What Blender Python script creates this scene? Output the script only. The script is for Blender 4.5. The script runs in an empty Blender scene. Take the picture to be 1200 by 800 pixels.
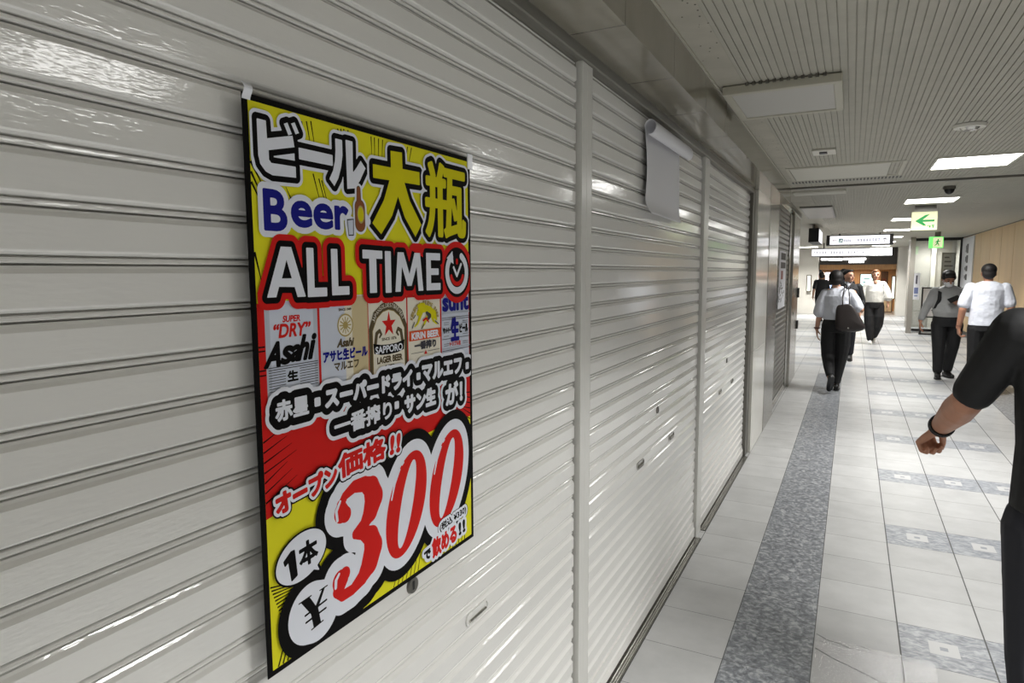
import bpy, bmesh, math, random
import numpy as np
from mathutils import Vector, Matrix, geometry
R_ = math.radians
PI = math.pi
C = bpy.context.scene.collection
SC = bpy.context.scene
random.seed(4)

# ------------------------------------------------------------------ camera, world, exposure
cam_d = bpy.data.cameras.new('camera')
cam_d.sensor_width = 36.0
cam_d.lens = 36.0 * 766.3 / 1200.0
cam_d.clip_start = 0.02
cam_d.clip_end = 200
cam = bpy.data.objects.new('camera', cam_d)
C.objects.link(cam)
rot = Matrix(((0.8878395, -0.04452955, 0.4579936),
              (0.46013441, 0.09492295, -0.88276042),
              (-0.00416518, 0.99448819, 0.10476593)))
cam.matrix_world = Matrix.Translation((0, 0, 1.563)) @ rot.to_4x4()
SC.camera = cam
SC.view_settings.view_transform = 'Standard'
SC.view_settings.look = 'None'
SC.view_settings.gamma = 1.0
SC.view_settings.use_curve_mapping = False
SC.view_settings.exposure = 0.28
LIGHT = 7.5           # strength of the fluorescent ceiling panels
LAMP_W = 34.0         # downward light of each louvred panel
LAMP_SPREAD = 128
wld = bpy.data.worlds.new('world')
SC.world = wld
wld.use_nodes = True
wld.node_tree.nodes['Background'].inputs[0].default_value = (0.8, 0.85, 0.9, 1)
wld.node_tree.nodes['Background'].inputs[1].default_value = 0.03


# ------------------------------------------------------------------ materials
def srgb(r, g, b):
    f = lambda c: ((c / 255 + 0.055) / 1.055) ** 2.4 if c > 10 else c / 255 / 12.92
    return (f(r), f(g), f(b))


class NT:
    """small node-building helper"""
    def __init__(s, m):
        s.t = m.node_tree
        s.n = s.t.nodes
        s.l = s.t.links

    def put(s, sock, v):
        if isinstance(v, bpy.types.NodeSocket):
            s.l.new(v, sock)
        else:
            sock.default_value = v

    def math(s, op, a, b=0.0, c=0.0):
        n = s.n.new('ShaderNodeMath')
        n.operation = op
        s.put(n.inputs[0], a)
        s.put(n.inputs[1], b)
        if len(n.inputs) > 2:
            s.put(n.inputs[2], c)
        return n.outputs[0]

    def pos(s):
        g = s.n.new('ShaderNodeNewGeometry')
        x = s.n.new('ShaderNodeSeparateXYZ')
        s.l.new(g.outputs['Position'], x.inputs[0])
        return g.outputs['Position'], x.outputs[0], x.outputs[1], x.outputs[2]

    def noise(s, vec, scale=5.0, detail=3.0, rough=0.5, stretch=None):
        if stretch:
            mp = s.n.new('ShaderNodeMapping')
            mp.inputs['Scale'].default_value = stretch
            s.l.new(vec, mp.inputs['Vector'])
            vec = mp.outputs[0]
        n = s.n.new('ShaderNodeTexNoise')
        n.inputs['Scale'].default_value = scale
        n.inputs['Detail'].default_value = detail
        n.inputs['Roughness'].default_value = rough
        s.l.new(vec, n.inputs['Vector'])
        return n.outputs['Fac']

    def ramp(s, fac, stops):
        n = s.n.new('ShaderNodeValToRGB')
        el = n.color_ramp.elements
        while len(el) < len(stops):
            el.new(0.5)
        for e, (p, c) in zip(el, stops):
            e.position = p
            e.color = (*c, 1)
        s.put(n.inputs[0], fac)
        return n.outputs[0]

    def mix(s, fac, a, b):
        n = s.n.new('ShaderNodeMix')
        n.data_type = 'RGBA'
        s.put(n.inputs[0], fac)
        for sock, v in ((n.inputs[6], a), (n.inputs[7], b)):
            if isinstance(v, bpy.types.NodeSocket):
                s.l.new(v, sock)
            else:
                sock.default_value = (*v, 1)
        return n.outputs[2]

    def bump(s, h, strength, dist):
        n = s.n.new('ShaderNodeBump')
        n.inputs['Strength'].default_value = strength
        n.inputs['Distance'].default_value = dist
        s.l.new(h, n.inputs['Height'])
        return n.outputs[0]


def mat(name, col, rough=0.5, metal=0.0, spec=0.5, emit=None, estr=0.0, noise=None, bump=None, coat=0.0):
    """noise = (scale, amount, stretch) colour mottling, bump = (scale, strength, distance, stretch)"""
    m = bpy.data.materials.new(name)
    m.use_nodes = True
    b = m.node_tree.nodes['Principled BSDF']
    b.inputs['Base Color'].default_value = (*col, 1)
    b.inputs['Roughness'].default_value = rough
    b.inputs['Metallic'].default_value = metal
    b.inputs['Specular IOR Level'].default_value = spec
    b.inputs['Coat Weight'].default_value = coat
    if emit:
        b.inputs['Emission Color'].default_value = (*emit, 1)
        b.inputs['Emission Strength'].default_value = estr
    if noise or bump:
        k = NT(m)
        p = k.pos()[0]
        if noise:
            f = k.noise(p, noise[0], 4, 0.55, noise[2] if len(noise) > 2 else None)
            a = noise[1]
            lo = tuple(max(0, c * (1 - a)) for c in col)
            hi = tuple(min(1, c * (1 + a)) for c in col)
            k.put(b.inputs['Base Color'], k.ramp(f, [(0.3, lo), (0.7, hi)]))
        if bump:
            f = k.noise(p, bump[0], 2, 0.5, bump[3] if len(bump) > 3 else None)
            k.l.new(k.bump(f, bump[1], bump[2]), b.inputs['Normal'])
    return m


def emat(name, col, strength):
    m = bpy.data.materials.new(name)
    m.use_nodes = True
    b = m.node_tree.nodes['Principled BSDF']
    b.inputs['Base Color'].default_value = (*col, 1)
    b.inputs['Emission Color'].default_value = (*col, 1)
    b.inputs['Emission Strength'].default_value = strength
    b.inputs['Roughness'].default_value = 0.4
    return m


SHUT = mat('shutter_paint', srgb(228, 227, 223), 0.07, 0.0, 0.8, bump=(9.0, 0.5, 0.0006, (1, 4.5, 20)))
POSTP = mat('post_paint', srgb(214, 213, 208), 0.25, bump=(14.0, 0.2, 0.0004, (1, 8, 8)))
RAIL = mat('header_rail_paint', srgb(128, 126, 118), 0.35, 0.3)
STEEL = mat('stainless_steel', srgb(178, 176, 170), 0.2, 0.9, noise=(3.0, 0.05, (1, 1, 0.2)), bump=(1.3, 0.12, 0.01, (1, 0.6, 1)))
STEELD = mat('dull_steel', srgb(120, 118, 112), 0.35, 0.8)
SILL = mat('sill_steel', srgb(112, 110, 104), 0.4, 0.7, noise=(30, 0.25))
BRIGHT = mat('bright_metal', srgb(205, 204, 198), 0.2, 0.95)
DARK = mat('dark_void', srgb(24, 23, 21), 0.8)
GLOSSTILE = mat('polished_wall_tile', srgb(218, 216, 208), 0.1, 0.0, 0.6, noise=(2.2, 0.05), bump=(1.5, 0.08, 0.01))
CEIL = mat('ceiling_board', srgb(178, 175, 163), 0.7, noise=(14, 0.05))
CEILW = mat('ceiling_white', srgb(205, 203, 192), 0.6)
HATCH = mat('hatch_grey', srgb(188, 186, 180), 0.45)
HATCHF = mat('hatch_frame', srgb(188, 185, 170), 0.5)
BLACKP = mat('black_plastic', srgb(22, 22, 22), 0.45)
DEVICE = mat('device_white', srgb(215, 213, 203), 0.4)
WTILE = mat('far_wall_tile', srgb(214, 210, 200), 0.35, noise=(3, 0.05))
BEIGE = mat('beige_panel', srgb(214, 184, 140), 0.5, noise=(2, 0.06, (1, 1, 0.2)))
BROWN = mat('brown_wood', srgb(176, 132, 86), 0.45, noise=(5, 0.2, (6, 1, 0.6)))
DBROWN = mat('dark_brown_wood', srgb(74, 50, 34), 0.5, noise=(5, 0.2, (6, 1, 0.6)))
FASCIA = mat('dark_fascia', srgb(52, 48, 44), 0.4)
PAPERW = mat('white_paper', srgb(222, 222, 226), 0.6)
GREYPOST = mat('grey_painted_post', srgb(150, 146, 138), 0.35, 0.2)
GREYWALL = mat('grey_render', srgb(168, 164, 156), 0.5, noise=(3, 0.06))
FRAMEB = mat('black_frame', srgb(28, 27, 26), 0.4)
LAMP = emat('fluorescent_panel', (1.0, 0.99, 0.965), LIGHT)
SKIN = mat('skin', srgb(196, 148, 122), 0.5, noise=(40, 0.06))
SKIN2 = mat('skin_tanned', srgb(176, 126, 100), 0.5, noise=(40, 0.07))
HAIRM = mat('black_hair', srgb(26, 22, 21), 0.6, noise=(60, 0.3), bump=(120, 0.4, 0.004, (1, 1, 0.25)))
HAIRB = mat('brown_hair', srgb(122, 84, 56), 0.4, noise=(60, 0.25), bump=(120, 0.4, 0.004, (1, 1, 0.25)))
WHITEC = mat('white_cotton', srgb(214, 217, 226), 0.75, bump=(9, 0.7, 0.035))
CREAMC = mat('ivory_cotton', srgb(222, 221, 214), 0.75, bump=(8, 0.7, 0.03))
GREYC = mat('grey_cotton', srgb(158, 159, 158), 0.75, bump=(9, 0.8, 0.04))
BLACKC = mat('black_cloth', srgb(17, 17, 19), 0.75, bump=(9, 0.5, 0.02))
NAVYC = mat('dark_navy_cloth', srgb(24, 25, 34), 0.75)
LEATHER = mat('dark_brown_leather', srgb(44, 37, 36), 0.38, bump=(30, 0.25, 0.004))
SHOEB = mat('black_shoe_leather', srgb(18, 17, 17), 0.35)
SHOEW = mat('white_canvas_shoe', srgb(225, 224, 220), 0.6)
EYEM = mat('dark_eye', srgb(22, 18, 16), 0.25)
LIPM = mat('lips', srgb(150, 82, 74), 0.45)
MASKM = mat('white_face_mask', srgb(228, 228, 230), 0.8)
REDBAND = mat('dark_red_band', srgb(80, 22, 28), 0.5)


def stone(name):
    """polished stone panels of the bulkhead: joints every 0.557 m along the corridor"""
    m = mat(name, srgb(160, 155, 138), 0.12, 0, 0.6)
    k = NT(m)
    b = k.n['Principled BSDF']
    p, x, y, z = k.pos()
    f = k.noise(p, 1.6, 6, 0.6, (1, 1.2, 1))
    col = k.ramp(f, [(0.3, srgb(128, 124, 110)), (0.55, srgb(144, 139, 125)), (0.75, srgb(152, 146, 135))])
    fr = k.math('FRACT', k.math('DIVIDE', k.math('SUBTRACT', y, -6.54), 0.557))
    j = k.math('LESS_THAN', fr, 0.0075)
    k.put(b.inputs['Base Color'], k.mix(j, col, srgb(62, 60, 54)))
    k.l.new(k.bump(k.noise(p, 1.4, 1, 0.4), 0.1, 0.01), b.inputs['Normal'])
    return m


STONE = stone('bulkhead_stone')


def ceiling_speckle(name):
    m = mat(name, srgb(196, 191, 174), 0.75)
    k = NT(m)
    b = k.n['Principled BSDF']
    p, x, y, z = k.pos()
    v = k.n.new('ShaderNodeTexVoronoi')
    v.inputs['Scale'].default_value = 42
    mp = k.n.new('ShaderNodeMapping')
    mp.inputs['Scale'].default_value = (1, 0.7, 0)
    k.l.new(p, mp.inputs['Vector'])
    k.l.new(mp.outputs[0], v.inputs['Vector'])
    d = k.math('LESS_THAN', v.outputs['Distance'], 0.15)
    n = k.math('GREATER_THAN', k.noise(p, 9, 2), 0.52)
    s = k.math('MULTIPLY', d, n)
    base = k.ramp(k.noise(p, 7, 4), [(0.3, srgb(174, 170, 157)), (0.7, srgb(188, 184, 171))])
    k.put(b.inputs['Base Color'], k.mix(s, base, srgb(74, 70, 62)))
    return m


CEILSP = ceiling_speckle('fissured_ceiling_board')


def floor_material():
    m = mat('floor_tiles', srgb(190, 190, 186), 0.28, 0, 0.5)
    k = NT(m)
    b = k.n['Principled BSDF']
    p, x, y, z = k.pos()
    M = k.math
    T = 0.3225
    # light glazed tiles with soft clouding and a slightly different shade per tile
    wn = k.n.new('ShaderNodeTexWhiteNoise')
    wn.noise_dimensions = '2D'
    cv = k.n.new('ShaderNodeCombineXYZ')
    ix = M('FLOOR', M('DIVIDE', M('SUBTRACT', x, 0.245), T))
    iy = M('FLOOR', M('DIVIDE', M('SUBTRACT', y, 0.034), T))
    k.put(cv.inputs[0], ix)
    k.put(cv.inputs[1], iy)
    k.l.new(cv.outputs[0], wn.inputs['Vector'])
    cloud = M('ADD', M('MULTIPLY', k.noise(p, 5, 5, 0.6), 0.8), M('MULTIPLY', wn.outputs['Value'], 0.2))
    light = k.ramp(cloud, [(0.25, srgb(162, 162, 161)), (0.7, srgb(183, 183, 182))])
    # dark mottled stone
    warp = k.n.new('ShaderNodeMix')
    warp.data_type = 'VECTOR'
    nz = k.n.new('ShaderNodeTexNoise')
    nz.inputs['Scale'].default_value = 16
    nz.inputs['Detail'].default_value = 2
    k.l.new(p, nz.inputs['Vector'])
    warp.inputs[0].default_value = 0.06
    k.l.new(p, warp.inputs[4])
    k.l.new(nz.outputs['Color'], warp.inputs[5])
    df = k.noise(warp.outputs[1], 46, 5, 0.62)
    dark = k.ramp(df, [(0.34, srgb(88, 91, 96)), (0.5, srgb(122, 125, 129)), (0.66, srgb(170, 172, 174))])
    decod = k.ramp(k.noise(warp.outputs[1], 26, 5, 0.6, (1, 2.5, 1)),
                   [(0.34, srgb(112, 116, 122)), (0.5, srgb(142, 145, 150)), (0.66, srgb(172, 174, 177))])

    def between(v, a, c):
        return M('MULTIPLY', M('GREATER_THAN', v, a), M('LESS_THAN', v, c))
    near = M('LESS_THAN', y, 11.06)
    stripe = M('ADD', between(x, -0.402, -0.077), between(x, 1.535, 1.8575))
    stripe = M('MULTIPLY', stripe, near)
    # rows of patterned tiles, one row in four
    rowp = M('FRACT', M('DIVIDE', M('SUBTRACT', y, 2.936 - 4 * T * 8), 4 * T))
    row = M('LESS_THAN', rowp, 0.25)
    deco = M('MULTIPLY', M('MULTIPLY', row, between(x, 0.245, 1.2125)), near)
    band = M('MULTIPLY', row, M('GREATER_THAN', y, 11.06))
    fx = M('FRACT', M('DIVIDE', M('SUBTRACT', x, 0.245), T))
    fy = M('FRACT', M('DIVIDE', M('SUBTRACT', y, 2.936 - T * 20), T))
    ax = M('ABSOLUTE', M('SUBTRACT', fx, 0.5))
    ay = M('ABSOLUTE', M('SUBTRACT', fy, 0.51))
    mx = M('MAXIMUM', ax, ay)
    inset = M('LESS_THAN', mx, 0.165)
    dot = M('LESS_THAN', mx, 0.045)
    dcol = k.mix(inset, decod, srgb(182, 182, 181))
    dcol = k.mix(dot, dcol, srgb(132, 136, 142))
    col = k.mix(stripe, light, dark)
    col = k.mix(deco, col, dcol)
    col = k.mix(band, col, decod)
    # joints
    ex = M('MULTIPLY', M('SUBTRACT', 0.5, ax), T)
    wide = M('LESS_THAN', ex, M('ADD', 0.0017, M('MULTIPLY', M('GREATER_THAN', x, 0.1), 0.0012)))
    yj = M('FRACT', M('DIVIDE', M('SUBTRACT', y, 2.936 - T * 20), T))
    ey = M('MULTIPLY', M('SUBTRACT', 0.5, M('ABSOLUTE', M('SUBTRACT', yj, 0.5))), T)
    narrow = M('LESS_THAN', ey, 0.0013)
    j = M('MAXIMUM', wide, narrow)
    col = k.mix(j, col, srgb(84, 84, 82))
    k.put(b.inputs['Base Color'], col)
    rgh = M('ADD', 0.26, M('MULTIPLY', k.noise(p, 9, 3), 0.16))
    k.put(b.inputs['Roughness'], M('ADD', rgh, M('MULTIPLY', j, 0.4)))
    h = M('SUBTRACT', M('MULTIPLY', k.noise(p, 12, 2), 0.05), j)
    k.l.new(k.bump(h, 0.35, 0.002), b.inputs['Normal'])
    return m


FLOORM = floor_material()


# ------------------------------------------------------------------ mesh helpers
def box(bm, lo, hi, mi=0):
    x0, y0, z0 = lo
    x1, y1, z1 = hi
    v = [bm.verts.new(p) for p in ((x0, y0, z0), (x1, y0, z0), (x1, y1, z0), (x0, y1, z0),
                                   (x0, y0, z1), (x1, y0, z1), (x1, y1, z1), (x0, y1, z1))]
    for f in ((3, 2, 1, 0), (4, 5, 6, 7), (0, 1, 5, 4), (1, 2, 6, 5), (2, 3, 7, 6), (3, 0, 4, 7)):
        bm.faces.new([v[i] for i in f]).material_index = mi


def poly(bm, pts, mi=0):
    f = bm.faces.new([bm.verts.new(p) for p in pts])
    f.material_index = mi
    return f


def extrude_profile(bm, prof, a0, a1, axis='y', mi=0, closed=True, caps=True):
    """prof: list of (p, q) -> for axis y: (x, z); for axis z: (x, y); for axis x: (y, z)"""
    def P(pq, t):
        if axis == 'y':
            return (pq[0], t, pq[1])
        if axis == 'z':
            return (pq[0], pq[1], t)
        return (t, pq[0], pq[1])
    a = [bm.verts.new(P(q, a0)) for q in prof]
    c = [bm.verts.new(P(q, a1)) for q in prof]
    n = len(prof)
    for i in range(n if closed else n - 1):
        j = (i + 1) % n
        bm.faces.new((a[i], a[j], c[j], c[i])).material_index = mi
    if closed and caps:
        bm.faces.new(a[::-1]).material_index = mi
        bm.faces.new(c).material_index = mi


def cyl(bm, p0, p1, r0, r1=None, n=16, mi=0):
    r1 = r0 if r1 is None else r1
    p0, p1 = Vector(p0), Vector(p1)
    d = (p1 - p0).normalized()
    u = d.orthogonal().normalized()
    w = d.cross(u)
    A, B = [], []
    for i in range(n):
        t = 2 * PI * i / n
        o = u * math.cos(t) + w * math.sin(t)
        A.append(bm.verts.new(p0 + o * r0))
        B.append(bm.verts.new(p1 + o * r1))
    for i in range(n):
        j = (i + 1) % n
        bm.faces.new((A[i], A[j], B[j], B[i])).material_index = mi
    bm.faces.new(A[::-1]).material_index = mi
    bm.faces.new(B).material_index = mi


def ellip(bm, c, r, rot=None, seg=14, rings=9, mi=0):
    c = Vector(c)
    if not hasattr(r, '__len__'):
        r = (r, r, r)
    rot = rot or Matrix.Identity(3)
    P = lambda th, ph: c + rot @ Vector((r[0] * math.sin(th) * math.cos(ph), r[1] * math.sin(th) * math.sin(ph), r[2] * math.cos(th)))
    top, bot = bm.verts.new(P(0, 0)), bm.verts.new(P(PI, 0))
    rows = [[bm.verts.new(P(PI * i / rings, 2 * PI * j / seg)) for j in range(seg)] for i in range(1, rings)]
    for j in range(seg):
        k = (j + 1) % seg
        bm.faces.new((top, rows[0][j], rows[0][k])).material_index = mi
        bm.faces.new((bot, rows[-1][k], rows[-1][j])).material_index = mi
        for i in range(len(rows) - 1):
            bm.faces.new((rows[i][j], rows[i + 1][j], rows[i + 1][k], rows[i][k])).material_index = mi


def limb(bm, pts, radii):
    for p, r in zip(pts, radii):
        ellip(bm, p, r, seg=12, rings=8)
    for i in range(len(pts) - 1):
        if (Vector(pts[i]) - Vector(pts[i + 1])).length > 1e-5:
            cyl(bm, pts[i], pts[i + 1], radii[i], radii[i + 1], 12)


def eloft(bm, secs, n=20, rot=0.0):
    """closed body through elliptical sections (centre, rx, ry); horizontal rings turned by rot"""
    rows = []
    for c, rx, ry in secs:
        row = []
        for i in range(n):
            t = 2 * PI * i / n
            x, y = rx * math.cos(t), ry * math.sin(t)
            row.append(bm.verts.new((c[0] + x * math.cos(rot) - y * math.sin(rot), c[1] + x * math.sin(rot) + y * math.cos(rot), c[2])))
        rows.append(row)
    for a, b in zip(rows, rows[1:]):
        for i in range(n):
            j = (i + 1) % n
            bm.faces.new((a[i], a[j], b[j], b[i]))
    bm.faces.new(rows[0][::-1])
    bm.faces.new(rows[-1])


def smooth(me, on=True):
    for p in me.polygons:
        p.use_smooth = on


def obj(name, bm, mats, parent=None, world=False, sm=False, bevel=0.0):
    """link a bmesh as one object; world=True: coordinates are in the world and get moved into the parent's frame"""
    bmesh.ops.recalc_face_normals(bm, faces=bm.faces)
    me = bpy.data.meshes.new(name)
    if world and parent is not None:
        off = Vector(parent.location)
        for v in bm.verts:
            v.co -= off
    bm.to_mesh(me)
    bm.free()
    for m in (mats if isinstance(mats, (list, tuple)) else [mats]):
        me.materials.append(m)
    if sm:
        smooth(me)
    o = bpy.data.objects.new(name, me)
    C.objects.link(o)
    if parent is not None:
        o.parent = parent
    if bevel:
        b = o.modifiers.new('bevel', 'BEVEL')
        b.width = bevel
        b.segments = 2
        b.limit_method = 'ANGLE'
    return o


def BM():
    return bmesh.new()


def tag(o, label, cat, group=None):
    o['label'] = label
    o['category'] = cat
    if group:
        o['group'] = group
    return o


def struct(o):
    o['kind'] = 'structure'
    return o


def thing(name, label, cat, loc=(0, 0, 0), rz=0.0, group=None):
    o = bpy.data.objects.new(name, None)
    o.empty_display_size = 0.1
    o.location = loc
    o.rotation_euler = (0, 0, rz)
    C.objects.link(o)
    return tag(o, label, cat, group)


def remeshed(name, bm, m, parent, voxel=0.006, iters=4, fac=0.5):
    """weld overlapping solids of a bmesh into one continuous surface"""
    bmesh.ops.recalc_face_normals(bm, faces=bm.faces)
    me = bpy.data.meshes.new(name)
    bm.to_mesh(me)
    bm.free()
    t = bpy.data.objects.new(name + '_t', me)
    C.objects.link(t)
    r = t.modifiers.new('r', 'REMESH')
    r.mode = 'VOXEL'
    r.voxel_size = voxel
    s = t.modifiers.new('s', 'SMOOTH')
    s.iterations = iters
    s.factor = fac
    dg = bpy.context.evaluated_depsgraph_get()
    dg.update()
    me2 = bpy.data.meshes.new_from_object(t.evaluated_get(dg))
    bpy.data.objects.remove(t)
    bpy.data.meshes.remove(me)
    me2.name = name
    me2.materials.clear()
    me2.materials.append(m)
    smooth(me2)
    o = bpy.data.objects.new(name, me2)
    C.objects.link(o)
    o.parent = parent
    return o


# ------------------------------------------------------------------ the setting
CZ = 2.40
bm = BM()
box(bm, (-6, -6, -0.1), (2.55, 30, 0))
struct(obj('floor', bm, FLOORM))

# left wall core behind the shutters
bm = BM()
box(bm, (-1.2, -6, 0), (-0.86, 10.55, CZ))
struct(obj('wall_left', bm, DARK))

# right wall of beige panels
bm = BM()
box(bm, (2.45, -6, 0), (2.6, 20, CZ))
for y in np.arange(-5.7, 20, 1.1):
    box(bm, (2.442, y, 0.12), (2.451, min(20, y + 1.085), CZ - 0.02), 1 if y > 12 else 0)
struct(obj('wall_right', bm, [mat('dark_grey_panel', srgb(96, 94, 90), 0.4), BEIGE]))
bm = BM()
box(bm, (2.43, -6, 0), (2.452, 20, 0.11))
struct(obj('baseboard_right', bm, STEELD))
bm = BM()
box(bm, (-0.9, -6.1, 0), (2.6, -6, CZ))
struct(obj('wall_back', bm, mat('back_wall_paint', srgb(110, 108, 103), 0.5)))

# ceiling: grooved boards along the corridor, flat fissured margin beside the bulkhead
bm = BM()
prof = []
x = -0.453
pitch, gw, gd = 0.0285, 0.0042, 0.0055
prof.append((-0.47, CZ))
while x < 2.42:
    prof += [(x - gw / 2, CZ), (x - gw / 2 + 0.0004, CZ + gd), (x + gw / 2 - 0.0004, CZ + gd), (x + gw / 2, CZ)]
    x += pitch
prof += [(2.6, CZ), (2.6, CZ + 0.1), (-0.47, CZ + 0.1)]
extrude_profile(bm, prof, -6.1, 22.0, 'y', 0)
box(bm, (-0.86, -6.1, CZ), (-0.4705, 22, CZ + 0.1), 1)
box(bm, (-6, 10.4, CZ), (-0.861, 28, CZ + 0.1), 0)
box(bm, (-0.86, 22.001, CZ), (2.6, 28, CZ + 0.1), 0)
struct(obj('ceiling', bm, [CEIL, CEILSP]))

# bulkhead (soffit) along the shop fronts, header rail under it
bm = BM()
box(bm, (-1.2, -6, 2.24), (-0.587, 7.25, CZ))
struct(obj('trim_1', bm, STONE))
bm = BM()
extrude_profile(bm, [(-0.86, 2.185), (-0.775, 2.185), (-0.775, 2.197), (-0.765, 2.2), (-0.748, 2.2), (-0.745, 2.204), (-0.745, 2.222), (-0.752, 2.226), (-0.752, 2.24), (-0.86, 2.24)], -6, 5.86, 'y')
struct(obj('trim_2', bm, RAIL))
bm = BM()
box(bm, (-0.72, 7.25, CZ - 0.018), (2.45, 7.31, CZ + 0.005))
struct(obj('trim_3', bm, STEELD))
# thin cover bead where the bulkhead meets the ceiling
bm = BM()
box(bm, (-0.587, -6, CZ - 0.008), (-0.579, 7.2, CZ))
struct(obj('trim_4', bm, HATCHF))
# rail over the last shutter
bm = BM()
box(bm, (-0.86, 7.25, 2.33), (-0.70, 10.55, CZ))
box(bm, (-0.86, 7.28, 2.30), (-0.735, 10.55, 2.33))
struct(obj('trim_5', bm, STONE))

# ------------------------------------------------------------------ roll-up shutters
PITCH = 0.0613
XW = -0.768
SLAT = [(-0.0150, 0.0), (-0.0150, -0.0004), (-0.0072, -0.0008), (-0.0052, -0.0040), (-0.0012, -0.0078), (0.0, -0.0092), (0.0, -0.0452),
        (-0.0015, -0.0475), (-0.0070, -0.0502), (-0.0125, -0.0512), (-0.0125, -0.0524), (-0.0064, -0.0534), (-0.0046, -0.0556), (-0.0044, -0.0578), (-0.0066, -0.0594), (-0.0150, -0.0597)]



def shutter(label, y0, y1, zref, features, zbot=0.012, ztop=2.26, ends=True):
    t = thing('roll_up_shutter', label, 'shutter', (XW, (y0 + y1) / 2, 0), 0, 'roll-up shutters along the left wall')
    bm = BM()
    zs = zref
    while zs < ztop:
        zs += PITCH
    prof = []
    z = zs
    while z - PITCH > zbot + 0.082:
        prof += [(XW + dx, z + dz) for dx, dz in SLAT]
        z -= PITCH
    zb = z
    # close the back so the curtain has a real thickness
    prof = prof + [(XW - 0.021, zb), (XW - 0.021, zs)]
    extrude_profile(bm, prof, y0, y1, 'y')
    if ends:      # end clips of the slats in the guide slot
        z = zs
        while z - PITCH > zbot + 0.082:
            box(bm, (XW - 0.014, y1, z - 0.044), (XW - 0.003, y1 + 0.007, z - 0.014))
            z -= PITCH
    obj('curtain', bm, SHUT, t, True)
    bm = BM()
    extrude_profile(bm, [(XW - 0.018, zbot), (XW + 0.006, zbot), (XW + 0.008, zbot + 0.004), (XW + 0.008, zbot + 0.05), (XW + 0.003, zbot + 0.058), (XW + 0.001, zb - 0.001), (XW - 0.018, zb - 0.001)], y0, y1, 'y')
    obj('bottom_bar', bm, SHUT, t, True)
    for kind, y, z in features:
        if kind == 'handle':
            w, h = 0.052, 0.0165
            def stad(w, h, n=8):
                r = h
                return [(y + (w - r) * sx + r * math.cos(a), z + r * math.sin(a)) for sx, a0 in ((1, -PI / 2), (-1, PI / 2)) for a in [a0 + PI * i / n for i in range(n + 1)]]
            o = [(p, q) for p, q in stad(w, h)]
            i = [(p, q) for p, q in stad(w - 0.0045, h - 0.0045)]
            bm = BM()
            n = len(o)
            lay = [[bm.verts.new((XW + 0.0005, p, q)) for p, q in o], [bm.verts.new((XW + 0.004, p, q)) for p, q in o],
                   [bm.verts.new((XW + 0.004, p, q)) for p, q in i], [bm.verts.new((XW + 0.0006, p, q)) for p, q in i]]
            for a, b in zip(lay, lay[1:]):
                for k in range(n):
                    bm.faces.new((a[k], a[(k + 1) % n], b[(k + 1) % n], b[k]))
            bm.faces.new([v for v in lay[3]])
            hn = obj('pull_handle', bm, SHUT if y < 2 else STEEL, t, True)
            bm = BM()
            cyl(bm, (XW + 0.0035, y - 0.037, z - 0.004), (XW + 0.0035, y + 0.037, z - 0.004), 0.0035, n=10)
            hb = obj('grip_bar', bm, BRIGHT, t, True)
            hb.parent = hn
            hb.location = (0, 0, 0)
        else:
            bm = BM()
            cyl(bm, (XW - 0.001, y, z), (XW + 0.005, y, z), 0.018, 0.016, 24)
            lk = obj('lock_plate', bm, STEELD, t, True)
            bm = BM()
            box(bm, (XW + 0.005, y - 0.003, z - 0.009), (XW + 0.0058, y + 0.003, z + 0.009))
            kh = obj('key_slot', bm, BLACKP, t, True)
            kh.parent = lk
    return t


shutter('cream roll-up shutter nearest the camera, carrying the yellow and red beer poster', -3.2, 1.910, 0.749 + 0.0273, [('handle', 1.29, 0.7495), ('lock', 1.033, 0.933)])
shutter('cream roll-up shutter in the middle, with blank white paper hanging at its top', 2.036, 3.785, 0.749 + 0.0273, [('lock', 2.924, 0.935), ('handle', 3.196, 0.7495), ('handle', 2.661, 0.7495)])
shutter('cream roll-up shutter third from the camera, between a slim post and the steel pillar', 3.964, 5.70, 0.749 + 0.0273, [('lock', 4.789, 0.935), ('handle', 5.048, 0.7495), ('handle', 4.549, 0.7495)])


def post(label, y0, y1, ys, yf, m):
    """guide post: two folded channels meeting in a seam at ys, thin flange to yf over the next curtain"""
    t = thing('guide_post', label, 'post', (-0.77, y0, 0), 0, 'guide posts between the shutters')
    bm = BM()
    box(bm, (-0.855, y0, 0.0), (-0.752, ys - 0.0012, 2.2))
    obj('channel', bm, m, t, True, bevel=0.002)
    bm = BM()
    box(bm, (-0.855, ys + 0.0012, 0.0), (-0.753, y1, 2.2))
    obj('channel', bm, m, t, True, bevel=0.002)
    bm = BM()
    extrude_profile(bm, [(-0.775, y1), (-0.753, y1), (-0.764, yf), (-0.775, yf)], 0.0, 2.2, 'z')
    obj('flange', bm, m, t, True)
    return t


post('cream steel guide post between the poster shutter and the middle shutter', 1.922, 2.010, 1.964, 2.034, POSTP)
post('slim cream steel guide post between the middle and third shutters', 3.800, 3.925, 3.862, 3.962, POSTP)
t = thing('guide_post', 'grey steel guide post between the third shutter and the polished wall panel', 'post', (-0.77, 5.72, 0))
bm = BM()
box(bm, (-0.855, 5.72, 0), (-0.745, 5.86, 2.2))
obj('channel', bm, STEELD, t, True, bevel=0.003)

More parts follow.
